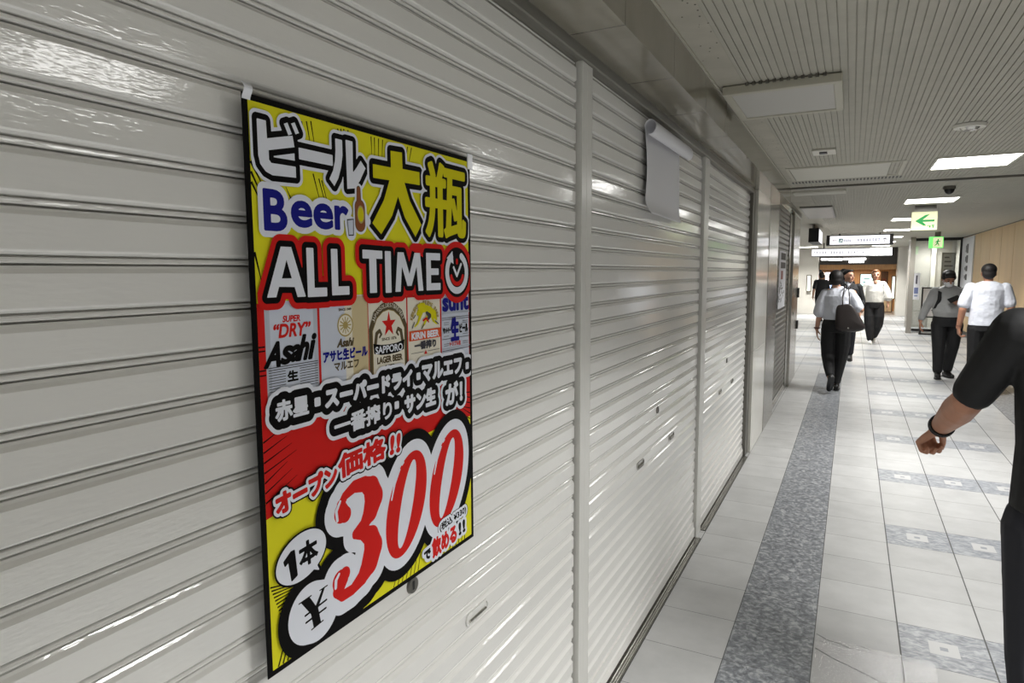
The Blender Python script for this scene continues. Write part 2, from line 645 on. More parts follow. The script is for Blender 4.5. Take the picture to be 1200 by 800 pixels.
# floor sills below the shutters
for n, (a, b_) in enumerate(((-3.2, 3.80), (3.93, 5.72))):
    bm = BM()
    box(bm, (-0.80, a, -0.01), (-0.724, b_, 0.004), 0)
    box(bm, (-0.7525, a, 0.0), (-0.7485, b_, 0.007), 1)
    box(bm, (-0.7405, a, 0.0), (-0.7375, b_, 0.008), 1)
    box(bm, (-0.7325, a, 0.0), (-0.7295, b_, 0.008), 1)
    for y in np.arange(a + 0.45, b_, 0.83):
        cyl(bm, (-0.765, y, 0.0), (-0.765, y, 0.0062), 0.005, n=10, mi=2)
    struct(obj('trim_%d' % (6 + n), bm, [SILL, BRIGHT, BLACKP]))

# polished wall panels past the shutters
bm = BM()
box(bm, (-0.855, 5.862, 0), (-0.722, 6.72, 0.88))
box(bm, (-0.855, 5.862, 0.883), (-0.722, 6.72, 2.24))
tag(obj('wall_panel', bm, GLOSSTILE, bevel=0.002), 'wide polished pale wall panel beside the third shutter', 'wall panel')
t = thing('steel_door_panel', 'narrow brushed steel panel with a small lock, left of the last shutter', 'wall panel', (-0.78, 6.73, 0))
bm = BM()
box(bm, (-0.855, 6.725, 0), (-0.718, 7.56, 2.33))
obj('panel', bm, STEEL, t, True, bevel=0.003)
bm = BM()
cyl(bm, (-0.719, 7.42, 0.99), (-0.711, 7.42, 0.99), 0.022, n=18)
cyl(bm, (-0.719, 7.42, 1.06), (-0.712, 7.42, 1.06), 0.013, n=14)
obj('lock', bm, BRIGHT, t, True)
XW2 = XW
XW = -0.745
t = shutter('grey roll-up shutter farthest along the left wall, with a pale flyer taped on it', 7.60, 9.20, 0.78, [], ztop=2.33)
XW = XW2
t.children[0].data.materials[0] = STEEL
t.children[1].data.materials[0] = STEELD
t = thing('steel_end_post', 'broad steel end post with a lock and a hinge at the corner of the wall', 'post', (-0.78, 9.25, 0))
bm = BM()
box(bm, (-0.855, 9.22, 0), (-0.735, 9.55, 2.33))
box(bm, (-0.855, 9.55, 0), (-0.712, 10.6, 2.33))
obj('casing', bm, STEEL, t, True, bevel=0.003)
bm = BM()
box(bm, (-0.713, 10.50, 0.72), (-0.69, 10.62, 0.84))
obj('hinge', bm, BLACKP, t, True)
bm = BM()
box(bm, (-0.713, 10.50, 1.18), (-0.69, 10.62, 1.32))
obj('hinge', bm, BLACKP, t, True)
bm = BM()
cyl(bm, (-0.713, 9.85, 0.98), (-0.703, 9.85, 0.98), 0.024, n=18)
obj('lock', bm, BRIGHT, t, True)
# flyer on the farthest shutter
INK = mat('flyer_ink', srgb(70, 66, 66), 0.6)
INKR = mat('flyer_red', srgb(150, 90, 84), 0.6)
bm = BM()
box(bm, (-0.7436, 8.02, 1.13), (-0.7428, 8.85, 1.80), 0)
rr = random.Random(8)
for z0, z1 in ((1.70, 1.78), (1.60, 1.67)):
    box(bm, (-0.7430, 8.2, z0), (-0.7424, 8.78, z1), 1)
box(bm, (-0.7430, 8.25, 1.47), (-0.7424, 8.5, 1.57), 2)
for i in range(26):
    y = 8.08 + rr.random() * 0.62
    z = 1.17 + rr.random() * 0.26
    box(bm, (-0.7430, y, z), (-0.7424, y + 0.03 + 0.06 * rr.random(), z + 0.008 + 0.03 * rr.random()), 1)
tag(obj('flyer', bm, [PAPERW, INK, INKR]), 'pale printed flyer taped on the farthest grey shutter', 'flyer')

# ------------------------------------------------------------------ ceiling fixtures
def light_panel(label, y, x0=0.53, x1=1.04, d=0.60, k=1.0):
    t = thing('ceiling_light', label, 'ceiling light', ((x0 + x1) / 2, y + d / 2, CZ), 0, 'fluorescent panels along the ceiling')
    bm = BM()
    w = 0.018
    zt, zb = CZ + 0.005, CZ - 0.012
    for lo, hi in (((x0 - w, y - w, zb), (x1 + w, y, zt)), ((x0 - w, y + d, zb), (x1 + w, y + d + w, zt)),
                   ((x0 - w, y, zb), (x0, y + d, zt)), ((x1, y, zb), (x1 + w, y + d, zt))):
        box(bm, lo, hi)
    for i in (1, 2):
        xx = x0 + (x1 - x0) * i / 3
        box(bm, (xx - 0.003, y, CZ - 0.010), (xx + 0.003, y + d, CZ - 0.0035))
    obj('frame', bm, CEILW, t, True)
    bm = BM()
    for i in range(3):
        a = x0 + (x1 - x0) * i / 3 + 0.003
        b = x0 + (x1 - x0) * (i + 1) / 3 - 0.003
        box(bm, (a, y, CZ - 0.0075), (b, y + d, CZ - 0.003))
    obj('diffuser', bm, LAMP, t, True)
    ld = bpy.data.lights.new('panel_lamp', 'AREA')
    ld.shape = 'RECTANGLE'
    ld.size = x1 - x0
    ld.size_y = d
    ld.energy = LAMP_W * k
    ld.spread = R_(LAMP_SPREAD)
    ld.color = (1.0, 0.995, 0.975)
    lo_ = bpy.data.objects.new('panel_lamp', ld)
    C.objects.link(lo_)
    lo_.parent = t
    lo_.location = (0, 0, -0.0125)


ordn = ['lit ceiling light panel ahead of the dark ceiling strip, closest one in view', 'lit ceiling light panel just before the green arrow exit sign',
        'lit ceiling light panel just behind the green arrow exit sign', 'lit ceiling light panel fourth along the corridor, over the white hanging signs',
        'small lit ceiling light panel fifth along the corridor', 'farthest lit ceiling light panel in the corridor row']
for i, y in enumerate((5.88, 9.0, 12.12, 15.25, 18.4, 21.5)):
    light_panel(ordn[i], y)
light_panel('lit ceiling light panel to the right of the unlit box panel', 4.25, 1.0, 1.5, k=0.5)
light_panel('lit ceiling light panel over the right of the passage, beside the poster shutter', 1.35, 1.0, 1.5, k=1.35)
light_panel('unseen added ceiling light panel just behind the photographer', -1.5, 1.0, 1.5, k=2.2)  # unseen panel added for lighting, boosted to brighten the near shutter
light_panel('unseen added ceiling light panel farthest behind the photographer', -4.4, 1.0, 1.5)  # out of view, added to light the passage
light_panel('added lit ceiling light panel in front of the brown shop, right of centre', 24.6, k=1.8)  # added to brighten the tiled piers at the far end
light_panel('added lit ceiling light panel in front of the brown shop, at its left pier', 24.6, -1.7, -1.1, k=1.8)  # added to brighten the left tiled pier
light_panel('added lit ceiling light panel brightening the glazed shop at the right', 20.5, 1.55, 2.1)  # added to brighten the space behind the glass
light_panel('lit ceiling light panel at the left end of the cross passage', 13.6, -1.6, -1.0)
light_panel('lit ceiling light panel deeper in the left cross passage', 17.5, -2.1, -1.5)

# unlit box panel hung under the boards
t = thing('ceiling_box_panel', 'large unlit grey box panel hung under the grooved ceiling near the bulkhead', 'ceiling panel', (-0.31, 3.45, CZ))
x0, x1, y0, y1 = -0.563, -0.075, 3.17, 3.74
zb = CZ - 0.042
bm = BM()
w = 0.035
for lo, hi in (((x0, y0, zb), (x1, y0 + w, CZ - 0.004)), ((x0, y1 - w, zb), (x1, y1, CZ - 0.004)), ((x0, y0 + w, zb), (x0 + w, y1 - w, CZ - 0.004)), ((x1 - w, y0 + w, zb), (x1, y1 - w, CZ - 0.004))):
    box(bm, lo, hi)
obj('frame', bm, HATCHF, t, True, bevel=0.004)
bm = BM()
box(bm, (x0 + w, y0 + w, zb + 0.006), (x1 - w, y1 - w, zb + 0.012))
obj('cover', bm, HATCH, t, True)
bm = BM()
for i in range(12):
    xx = x0 + 0.10 + i * 0.0285
    box(bm, (xx, y0 - 0.012, CZ - 0.012), (xx + 0.014, y0, CZ + 0.004))
obj('hanger_bracket', bm, STEELD, t, True)

# small sensor plate
t = thing('ceiling_sensor', 'small square sensor plate with a dark slot on the grooved ceiling', 'sensor', (-0.215, 5.2, CZ))
bm = BM()
box(bm, (-0.29, 5.07, CZ - 0.014), (-0.14, 5.27, CZ - 0.001))
obj('plate', bm, DEVICE, t, True, bevel=0.004)
bm = BM()
box(bm, (-0.245, 5.12, CZ - 0.02), (-0.195, 5.19, CZ - 0.013))
obj('lens', bm, BLACKP, t, True)

# long flat access panel with a slotted grille beside the dark strip
t = thing('air_grille_panel', 'long flat ceiling access panel with a dotted slot row before the dark strip', 'ceiling panel', (-0.14, 6.3, CZ))
bm = BM()
box(bm, (-0.50, 5.92, CZ - 0.010), (0.225, 6.68, CZ - 0.001))
obj('panel', bm, CEILW, t, True, bevel=0.003)
bm = BM()
for lo, hi in (((-0.53, 5.89, CZ - 0.006), (0.33, 5.915, CZ)), ((-0.53, 6.685, CZ - 0.006), (0.33, 6.71, CZ)), ((-0.53, 5.915, CZ - 0.006), (-0.505, 6.685, CZ)), ((0.305, 5.915, CZ - 0.006), (0.33, 6.685, CZ))):
    box(bm, lo, hi)
obj('frame', bm, HATCHF, t, True)
bm = BM()
for i in range(32):
    xx = -0.55 + i * 0.0285
    box(bm, (xx, 6.83, CZ - 0.002), (xx + 0.015, 6.95, CZ + 0.001))
obj('slot_row', bm, BLACKP, t, True)

# grey flat panels past the strip
for label, x0, x1, y0, y1 in (('grey framed ceiling hatch beside the last shutter', -0.655, -0.27, 9.42, 11.4),
                              ('pale narrow ceiling strip panel just past the dark ceiling strip', -0.60, -0.10, 7.62, 7.92)):
    t = thing('ceiling_hatch', label, 'ceiling panel', ((x0 + x1) / 2, (y0 + y1) / 2, CZ))
    bm = BM()
    box(bm, (x0, y0, CZ - 0.018), (x1, y1, CZ - 0.001))
    obj('frame', bm, STEELD if y0 > 9 else CEILW, t, True)
    bm = BM()
    box(bm, (x0 + 0.02, y0 + 0.05, CZ - 0.022), (x1 - 0.02, y1 - 0.05, CZ - 0.0175))
    obj('cover', bm, GREYPOST if y0 > 9 else CEILW, t, True)

# round detectors
t = thing('smoke_detector', 'round white detector with a silver grille at the right of the ceiling', 'detector', (0.56, 4.65, CZ))
bm = BM()
cyl(bm, (0.56, 4.65, CZ - 0.004), (0.56, 4.65, CZ - 0.02), 0.085, 0.078, 32)
obj('base', bm, DEVICE, t, True)
bm = BM()
cyl(bm, (0.56, 4.65, CZ - 0.02), (0.56, 4.65, CZ - 0.034), 0.05, 0.036, 28)
obj('grille', bm, BRIGHT, t, True)
for label, xx, yy in (('dark dome camera under the ceiling between the two nearest lit panels', 0.818, 7.9),
                      ('dark dome camera under the ceiling just before the green arrow exit sign', 0.818, 10.75)):
    t = thing('dome_camera', label, 'camera', (xx, yy, CZ), 0, 'dark ceiling domes')
    bm = BM()
    cyl(bm, (xx, yy, CZ - 0.002), (xx, yy, CZ - 0.03), 0.055, 0.055, 24)
    obj('ring', bm, STEELD, t, True)
    bm = BM()
    ellip(bm, (xx, yy, CZ - 0.03), (0.045, 0.045, 0.05), seg=20, rings=12)
    obj('dome', bm, BLACKP, t, True, sm=True)


# ------------------------------------------------------------------ vector shapes: text outlines, offset regions
_cache = {}


def text_loops(s):
    """closed outlines of a string set in the built-in font, in em units"""
    if s in _cache:
        return _cache[s]
    cu = bpy.data.curves.new('txt', 'FONT')
    cu.body = s
    cu.size = 1
    ob = bpy.data.objects.new('txt', cu)
    C.objects.link(ob)
    dg = bpy.context.evaluated_depsgraph_get()
    dg.update()
    c = ob.evaluated_get(dg).to_curve(dg)
    loops = []
    for sp in c.splines:
        pts = []
        bp = sp.bezier_points
        n = len(bp)
        if n < 2:
            continue
        for i in range(n):
            a, b = bp[i], bp[(i + 1) % n]
            p0, p1, p2, p3 = a.co, a.handle_right, b.handle_left, b.co
            straight = abs((p1 - p0).cross(p3 - p0).z) < 1e-5 and abs((p2 - p0).cross(p3 - p0).z) < 1e-5
            k = 1 if straight else 5
            for q in range(k):
                t = q / k
                v = p0 * (1 - t) ** 3 + p1 * 3 * t * (1 - t) ** 2 + p2 * 3 * t * t * (1 - t) + p3 * t ** 3
                pts.append((v.x, v.y))
        loops.append(np.array(pts))
    bpy.data.objects.remove(ob)
    bpy.data.curves.remove(cu)
    _cache[s] = loops
    return loops


def fit(s, u0, v0, u1, v1, rot=0.0, shear=0.0):
    """text outlines scaled to a box (v runs downwards), then sheared and turned about the box centre"""
    L = text_loops(s)
    A = np.concatenate(L)
    lo, hi = A.min(0), A.max(0)
    c, sn = math.cos(R_(rot)), math.sin(R_(rot))
    cu, cv = (u0 + u1) / 2, (v0 + v1) / 2
    out = []
    for l in L:
        q = (l - lo) / np.maximum(hi - lo, 1e-6)
        u = (q[:, 0] - 0.5) * (u1 - u0)
        v = (0.5 - q[:, 1]) * (v1 - v0)
        u = u - shear * v
        out.append(np.stack([cu + u * c + v * sn, cv - u * sn + v * c], 1))
    return out


def ell_loop(cu, cv, ru, rv, shear=0.0, n=48, rot=0.0, rev=False):
    t = np.linspace(0, 2 * PI, n, endpoint=False)
    if rev:
        t = t[::-1]
    u, v = ru * np.cos(t), rv * np.sin(t)
    c, s = math.cos(R_(rot)), math.sin(R_(rot))
    u, v = u * c + v * s, -u * s + v * c
    return np.stack([cu + u - shear * v, cv + v], 1)


def rect_loop(u0, v0, u1, v1):
    return np.array([(u0, v0), (u1, v0), (u1, v1), (u0, v1)], float)


def region(loops, d=0.0, cell=1.0, strokes=(), clip=None, cut=None):
    """outline of everything within d of the given shapes (d < 0 shrinks); strokes = chains [(u, v, r), ...]"""
    pts = [np.asarray(l, float) for l in loops]
    allp = list(pts) + [np.array([(p[0] + s * p[2], p[1] + t * p[2]) for p in st for s in (-1, 1) for t in (-1, 1)], float) for st in strokes]
    A = np.concatenate(allp)
    m = max(d, 0) + 3 * cell
    x0, y0 = A.min(0) - m
    x1, y1 = A.max(0) + m
    nx, ny = int((x1 - x0) / cell) + 2, int((y1 - y0) / cell) + 2
    X = x0 + np.arange(nx) * cell
    Y = y0 + np.arange(ny) * cell
    mm = max(abs(d), 0) + 3 * cell
    D = np.full((ny, nx), mm)
    W = np.zeros((ny, nx), int)

    def window(ax, ay, bx, by, r):
        i0 = max(0, int((min(ax, bx) - r - x0) / cell))
        i1 = min(nx, int((max(ax, bx) + r - x0) / cell) + 2)
        j0 = max(0, int((min(ay, by) - r - y0) / cell))
        j1 = min(ny, int((max(ay, by) + r - y0) / cell) + 2)
        return i0, i1, j0, j1
    for l in pts:
        n = len(l)
        for i in range(n):
            ax, ay = l[i]
            bx, by = l[(i + 1) % n]
            i0, i1, j0, j1 = window(ax, ay, bx, by, mm)
            gx, gy = X[None, i0:i1], Y[j0:j1, None]
            dx, dy = bx - ax, by - ay
            L2 = dx * dx + dy * dy
            t = np.clip(((gx - ax) * dx + (gy - ay) * dy) / L2, 0, 1) if L2 > 1e-12 else 0
            dd = np.hypot(gx - ax - t * dx, gy - ay - t * dy)
            D[j0:j1, i0:i1] = np.minimum(D[j0:j1, i0:i1], dd)
            if ay != by:
                s = 1 if by > ay else -1
                ya, yb = min(ay, by), max(ay, by)
                ja, jb = int(math.ceil((ya - y0) / cell)), int(math.ceil((yb - y0) / cell))
                for j in range(ja, jb):
                    xc = ax + (Y[j] - ay) / (by - ay) * dx
                    W[j, max(0, int(math.ceil((xc - x0) / cell))):] += s
    F = np.where(W != 0, -D, D)
    for st in strokes:
        for a, b in zip(st, st[1:]):
            r = max(a[2], b[2]) + mm
            i0, i1, j0, j1 = window(a[0], a[1], b[0], b[1], r)
            gx, gy = X[None, i0:i1], Y[j0:j1, None]
            dx, dy = b[0] - a[0], b[1] - a[1]
            L2 = max(dx * dx + dy * dy, 1e-9)
            t = np.clip(((gx - a[0]) * dx + (gy - a[1]) * dy) / L2, 0, 1)
            dd = np.hypot(gx - a[0] - t * dx, gy - a[1] - t * dy) - (a[2] + t * (b[2] - a[2]))
            F[j0:j1, i0:i1] = np.minimum(F[j0:j1, i0:i1], dd)
    F = F - d
    if clip:
        u0, v0, u1, v1 = clip
        gx, gy = X[None, :], Y[:, None]
        F = np.maximum(F, np.maximum(np.maximum(u0 - gx, gx - u1), np.maximum(v0 - gy, gy - v1)))
    F[0, :] = F[-1, :] = cell
    F[:, 0] = F[:, -1] = cell
    F = np.where(np.abs(F) < 1e-6, 1e-6, F)
    # marching squares
    S = F < 0
    code = S[:-1, :-1] * 1 + S[:-1, 1:] * 2 + S[1:, 1:] * 4 + S[1:, :-1] * 8
    js, is_ = np.nonzero((code > 0) & (code < 15))
    nxt = {}
    TAB = {1: ((0, 3),), 2: ((1, 0),), 3: ((1, 3),), 4: ((2, 1),), 5: ((0, 3), (2, 1)), 6: ((2, 0),), 7: ((2, 3),),
           8: ((3, 2),), 9: ((0, 2),), 10: ((1, 0), (3, 2)), 11: ((1, 2),), 12: ((3, 1),), 13: ((0, 1),), 14: ((3, 0),)}

    def key(j, i, e):
        return (j, i, 0) if e == 0 else (j, i + 1, 1) if e == 1 else (j + 1, i, 0) if e == 2 else (j, i, 1)
    for j, i in zip(js.tolist(), is_.tolist()):
        for a, b in TAB[int(code[j, i])]:
            nxt[key(j, i, a)] = key(j, i, b)

    def pt(k):
        j, i, e = k
        if e == 0:
            a, b = F[j, i], F[j, i + 1]
            return (X[i] + cell * a / (a - b), Y[j])
        a, b = F[j, i], F[j + 1, i]
        return (X[i], Y[j] + cell * a / (a - b))
    out = []
    while nxt:
        k0, k = nxt.popitem()
        loop = [pt(k0)]
        while k != k0 and k in nxt:
            loop.append(pt(k))
            k = nxt.pop(k)
        if len(loop) > 3:
            s = simplify(np.array(loop), cell * 0.16)
            if len(s) > 2:
                out.append(s)
    return out


def simplify(P, tol):
    n = len(P)
    far = int(np.argmax(((P - P[0]) ** 2).sum(1)))
    keep = np.zeros(n + 1, bool)
    Q = np.concatenate([P, P[:1]])
    keep[[0, far, n]] = True
    st = [(0, far), (far, n)]
    while st:
        a, b = st.pop()
        if b - a < 2:
            continue
        seg = Q[b] - Q[a]
        L = math.hypot(*seg)
        v = Q[a + 1:b] - Q[a]
        d = np.abs(v[:, 0] * seg[1] - v[:, 1] * seg[0]) / L if L > 1e-9 else np.hypot(v[:, 0], v[:, 1])
        k = int(np.argmax(d))
        if d[k] > tol:
            k += a + 1
            keep[k] = True
            st += [(a, k), (k, b)]
    return Q[:n][keep[:n]]


class Sheet:
    """a printed sheet: flat ink areas laid on a paper, as triangles in one mesh. place(u, v, layer) -> point"""
    def __init__(s, place):
        s.bm = BM()
        s.place = place
        s.mats = []
        s.layer = 0

    def mi(s, m):
        if m not in s.mats:
            s.mats.append(m)
        return s.mats.index(m)

    def fill(s, loops, m, up=True):
        if up:
            s.layer += 1
        if not loops:
            return
        i = s.mi(m)

        def inside(p, l):
            x, y = l[:, 0], l[:, 1]
            x2, y2 = np.roll(x, -1), np.roll(y, -1)
            c = (y > p[1]) != (y2 > p[1])
            with np.errstate(divide='ignore', invalid='ignore'):
                xc = x + (p[1] - y) / (y2 - y) * (x2 - x)
            return int(np.count_nonzero(c & (p[0] < xc))) % 2 == 1
        loops = [np.asarray(l, float) for l in loops]
        own = [[k for k in range(len(loops)) if k != j and inside(loops[j][0], loops[k])] for j in range(len(loops))]
        for j, l in enumerate(loops):
            if len(own[j]) % 2:
                continue
            grp = [l] + [loops[k] for k in range(len(loops)) if j in own[k] and len(own[k]) == len(own[j]) + 1]
            vs = [s.bm.verts.new(s.place(u, v, s.layer)) for q in grp for u, v in q]
            for t in geometry.tessellate_polygon([[Vector((float(u), float(v), 0)) for u, v in q] for q in grp]):
                try:
                    f = s.bm.faces.new([vs[w] for w in t])
                    f.material_index = i
                except ValueError:
                    pass

    def line(s, u0, v0, u1, v1, w, m, w1=None):
        d = np.array((u1 - u0, v1 - v0), float)
        d /= np.hypot(*d)
        n = np.array((-d[1], d[0]))
        w1 = w if w1 is None else w1
        a, b = np.array((u0, v0)), np.array((u1, v1))
        s.fill([np.array([a + n * w / 2, b + n * w1 / 2, b - n * w1 / 2, a - n * w / 2])], m, up=False)


# ------------------------------------------------------------------ the beer poster
PW, PH = 594.0, 841.0
PX, PY, PZ = -0.7455, 0.6445, 1.8085
SXY, SZ = 0.597 / 594, 0.8465 / 841


def ink(name, r, g, b, rough=0.55):
    return mat('ink_' + name, srgb(r, g, b), rough, 0, 0.08)


KB, KW, KY, KR = ink('black', 9, 8, 8), ink('white', 226, 229, 238), ink('yellow', 226, 220, 40), ink('red', 208, 34, 30)
KBL, KSIL, KTAN, KCR = ink('blue', 28, 30, 130), ink('silver', 186, 192, 204), ink('tan', 206, 190, 150), ink('cream', 232, 226, 210)
KOR, KBR, KGO, KPB = ink('orange', 216, 84, 40), ink('bottle_brown', 140, 84, 52), ink('gold', 176, 156, 96), ink('pale_blue', 206, 212, 226)
KDG, KDB, KYO = ink('dark_grey', 70, 70, 76), ink('olive_brown', 92, 80, 58), ink('deep_yellow', 214, 205, 24)
root = thing('poster', 'black-bordered yellow and red beer price poster taped to the nearest shutter', 'poster', (PX, PY + 0.298, PZ - 0.42))
S = Sheet(lambda u, v, l: (PX + l * 0.00004, PY + u * SXY, PZ - v * SZ))
CLIP = (9.5, 8.5, 584.5, 832.5)
S.fill([rect_loop(0, 0, PW, PH)], KB)
S.fill([rect_loop(CLIP[0], CLIP[1], CLIP[2], CLIP[3])], KY)
# speed lines on the yellow ground
rl = random.Random(3)
S.layer += 1
for (u, v0, v1, k) in ((108, 18, 80, 0.20), (118, 16, 66, 0.20), (127, 14, 62, 0.18), (186, 14, 40, 0.14), (193, 13, 36, 0.12), (200, 12, 30, 0.10), (210, 12, 28, 0.08),
                       (268, 12, 44, 0.02), (277, 12, 52, -0.02), (288, 12, 58, -0.04), (299, 12, 50, -0.08), (372, 12, 60, -0.3), (384, 12, 50, -0.32),
                       (128, 92, 150, 0.32), (140, 98, 146, 0.34), (146, 100, 140, 0.34)):
    S.line(u, v0, u + k * (v1 - v0), v1, 2.6, KB, 0.6)
for (u0, v0, u1, v1) in ((10, 90, 34, 128), (10, 104, 30, 140), (10, 118, 26, 146), (10, 214, 22, 262), (90, 150, 72, 118), (586, 200, 560, 214), (586, 212, 564, 222)):
    S.line(u0, v0, u1, v1, 4.0, KB, 0.8)
for i in range(9):
    S.line(11 + i * 2.0, 704 + i * 6, 60 + i * 3, 716 + i * 3, 2.6, KB, 0.8)
for i in range(5):
    S.line(20 + i * 9, 832, 60 + i * 6, 742 + i * 6, 3.2, KB, 1.0)
for i in range(7):
    S.line(300 + i * 13, 832, 330 + i * 11, 770, 2.4, KB, 0.8)
for i in range(8):
    S.line(470 + i * 12, 832, 474 + i * 12, 812 - (i % 3) * 4, 3.6, KB, 0.8)
# red ground with its diagonal lower edge
S.fill([np.array([(9.5, 286), (584.5, 286), (584.5, 560), (450, 560), (140, 582), (9.5, 600)], float)], KR)
S.layer += 1
for i in range(7):
    S.line(10, 486 + i * 15, 46 + (i * 37 % 28), 472 + i * 13, 2.6, KB, 0.6)
for i in range(6):
    S.line(584, 506 + i * 12, 520 + (i * 23 % 34), 500 + i * 8, 2.4, KB, 0.6)
for v in (382, 389, 348, 354):
    S.line(9.5, v, 21, v, 2.2, KB)
    S.line(584, v + 20, 574, v + 18, 2.2, KB)

# cans behind the lettering
def can(u0, u1, v0, v1, m):
    S.fill([rect_loop(u0, v0, u1, v1)], m)


can(22, 126, 284, 452, KSIL)
S.fill([rect_loop(31, 284, 117, 452)], KPB)
can(131, 246, 280, 452, KCR)
S.fill([rect_loop(131, 284, 188, 452)], KPB)
S.fill([rect_loop(206, 282, 246, 452)], KTAN)
can(248, 357, 290, 452, KCR)
can(361, 470, 290, 452, KCR)
can(475, 582, 284, 428, KPB)
# can 1
S.fill(region(fit('SUPER', 56, 306, 90, 315, shear=0.15), 0.5, 0.5), KR)
S.fill(region(fit('“DRY”', 37, 318, 109, 337, shear=0.2), 1.0, 0.5), KR)
S.fill(region(fit('A', 25, 344, 52, 378, shear=0.35) + fit('s', 53, 352, 70, 376, shear=0.35) + fit('a', 71, 352, 88, 374, shear=0.35) + fit('h', 89, 338, 105, 374, shear=0.35) + fit('i', 110, 338, 116, 374, shear=0.3), 2.2, 0.5), KB)
S.fill(region(fit('生', 61, 389, 81, 404), 0.9, 0.5), KB)
S.layer += 1
for k, v in enumerate((380, 383.5)):
    S.line(25, v, 124, v, 1.2, KDG)
for k in range(8):
    v = 387 + k * 4
    S.line(25, v, 57, v, 1.1, KDG)
    S.line(85, v, 123, v, 1.1, KDG)
# can 2
S.fill(region([ell_loop(189, 329, 19, 19)], 0, 0.5), KGO)
S.fill(region([ell_loop(189, 329, 16.5, 16.5)], 0, 0.5), KCR)
S.layer += 1
for k in range(12):
    a = 2 * PI * k / 12
    S.line(189 + 5 * math.cos(a), 329 + 5 * math.sin(a), 189 + 14 * math.cos(a), 329 + 14 * math.sin(a), 2.0, KGO)
S.fill(region([ell_loop(189, 329, 6, 6)], 0, 0.5), KGO)
S.fill(region(fit('Asahi', 170, 351, 207, 364, shear=0.3), 0.9, 0.5), KDB)
S.fill(region(fit('アサヒ生ビール', 136, 368, 242, 385), 1.0, 0.5), KBL)
S.fill(region(fit('マルエフ', 160, 389, 219, 402), 0.6, 0.5), KDB)
S.fill(region(fit('SINCE 1949', 174, 301, 204, 305), 0.2, 0.4), KDB)
# can 3
arch_o = np.array([(248, 452), (248, 340), (262, 312), (284, 298), (303, 294), (322, 298), (343, 312), (357, 340), (357, 452)], float)
arch_i = np.array([(258, 452), (258, 345), (270, 324), (287, 313), (303, 310), (318, 313), (335, 324), (348, 345), (348, 452)], float)
S.fill(region([arch_o], 0, 0.8), KDB)
S.fill(region([arch_i], 1.2, 0.8), KGO)
S.fill(region([arch_i], 0, 0.8), KCR)
S.layer += 1
for k, ch in enumerate('JAPANSOLDESTBREWERY'):
    a = PI * (0.86 - 0.72 * k / 18)
    cu_, cv_ = 303 + 47 * math.cos(a), 346 - 45 * math.sin(a)
    S.fill(fit(ch, cu_ - 2.3, cv_ - 3.6, cu_ + 2.3, cv_ + 3.6, rot=math.degrees(a) - 90), KCR, up=False)
st = [(303 + (21 if k % 2 == 0 else 8.4) * math.sin(PI * k / 5), 336 - (24 if k % 2 == 0 else 9.4) * math.cos(PI * k / 5)) for k in range(10)]
S.fill([np.array(st)], KR)
S.fill(region([], 0, 0.5, [[(263, 372, 4), (268, 350, 4), (276, 345, 3), (281, 352, 2.5), (276, 357, 2)], [(343, 372, 4), (338, 350, 4), (330, 345, 3), (325, 352, 2.5), (330, 357, 2)]]), KDB)
S.fill(region(fit('SINCE 1876', 282, 359, 324, 364), 0.3, 0.4), KDB)
S.fill([np.array([(258, 367), (280, 371), (303, 372), (326, 371), (348, 367), (346, 385), (326, 389), (303, 390), (280, 389), (260, 385)], float)], KB)
S.fill(region(fit('SAPPORO', 264, 373.5, 342, 386), 0.5, 0.5), KW)
S.fill(region(fit('LAGER BEER', 268, 393, 340, 404), 0.8, 0.5), KDB)
S.fill(region(fit('BEER', 290, 409, 318, 416), 0.5, 0.5), KDB)
# can 4
S.layer += 1
for k, ch in enumerate("KIRIN'S PRIME BREW"):
    if ch == ' ':
        continue
    a = PI * (0.93 - 0.86 * k / 17)
    cu_, cv_ = 416 + 45 * math.cos(a), 338 - 36 * math.sin(a)
    S.fill(region(fit(ch, cu_ - 2.4, cv_ - 4, cu_ + 2.4, cv_ + 4, rot=math.degrees(a) - 90), 0.4, 0.5), KGO, up=False)
S.fill(region([], 0, 0.6, [[(392, 322, 4), (402, 314, 8), (418, 313, 7), (432, 318, 9), (448, 326, 8), (455, 336, 3)], [(404, 316, 7), (398, 330, 4), (392, 340, 2.5), (382, 346, 1.5)],
                           [(440, 326, 6), (444, 338, 3), (456, 345, 2)], [(424, 330, 4), (414, 342, 3), (406, 349, 1.5)], [(396, 308, 4), (404, 306, 5), (414, 305, 3)]]), KYO)
S.fill(region([], 0, 0.6, [[(422, 322, 3.5), (432, 328, 5), (424, 336, 3)], [(384, 324, 1.2), (378, 330, 1.2)], [(381, 338, 1.2), (374, 348, 1.2)], [(452, 340, 1.3), (462, 346, 1.3)], [(412, 344, 1.2), (404, 351, 1.2)]]), KDG)
S.fill(region([], 0, 0.6, [[(410, 336, 2), (420, 332, 2.2), (428, 340, 1.6)]]), KR)
S.fill([rect_loop(363, 354, 469, 373)], KOR)
S.fill(region(fit('KIRIN BEER', 371, 358, 462, 370), 0.9, 0.5), KW)
S.fill(region(fit('一番搾り', 380, 376, 452, 391), 1.0, 0.5), KDG)
S.fill([np.array([(416, 394), (421, 402), (411, 402)], float)], KR)
S.layer += 1
S.line(368, 397, 408, 397, 0.9, KDG)
S.line(424, 397, 464, 397, 0.9, KDG)
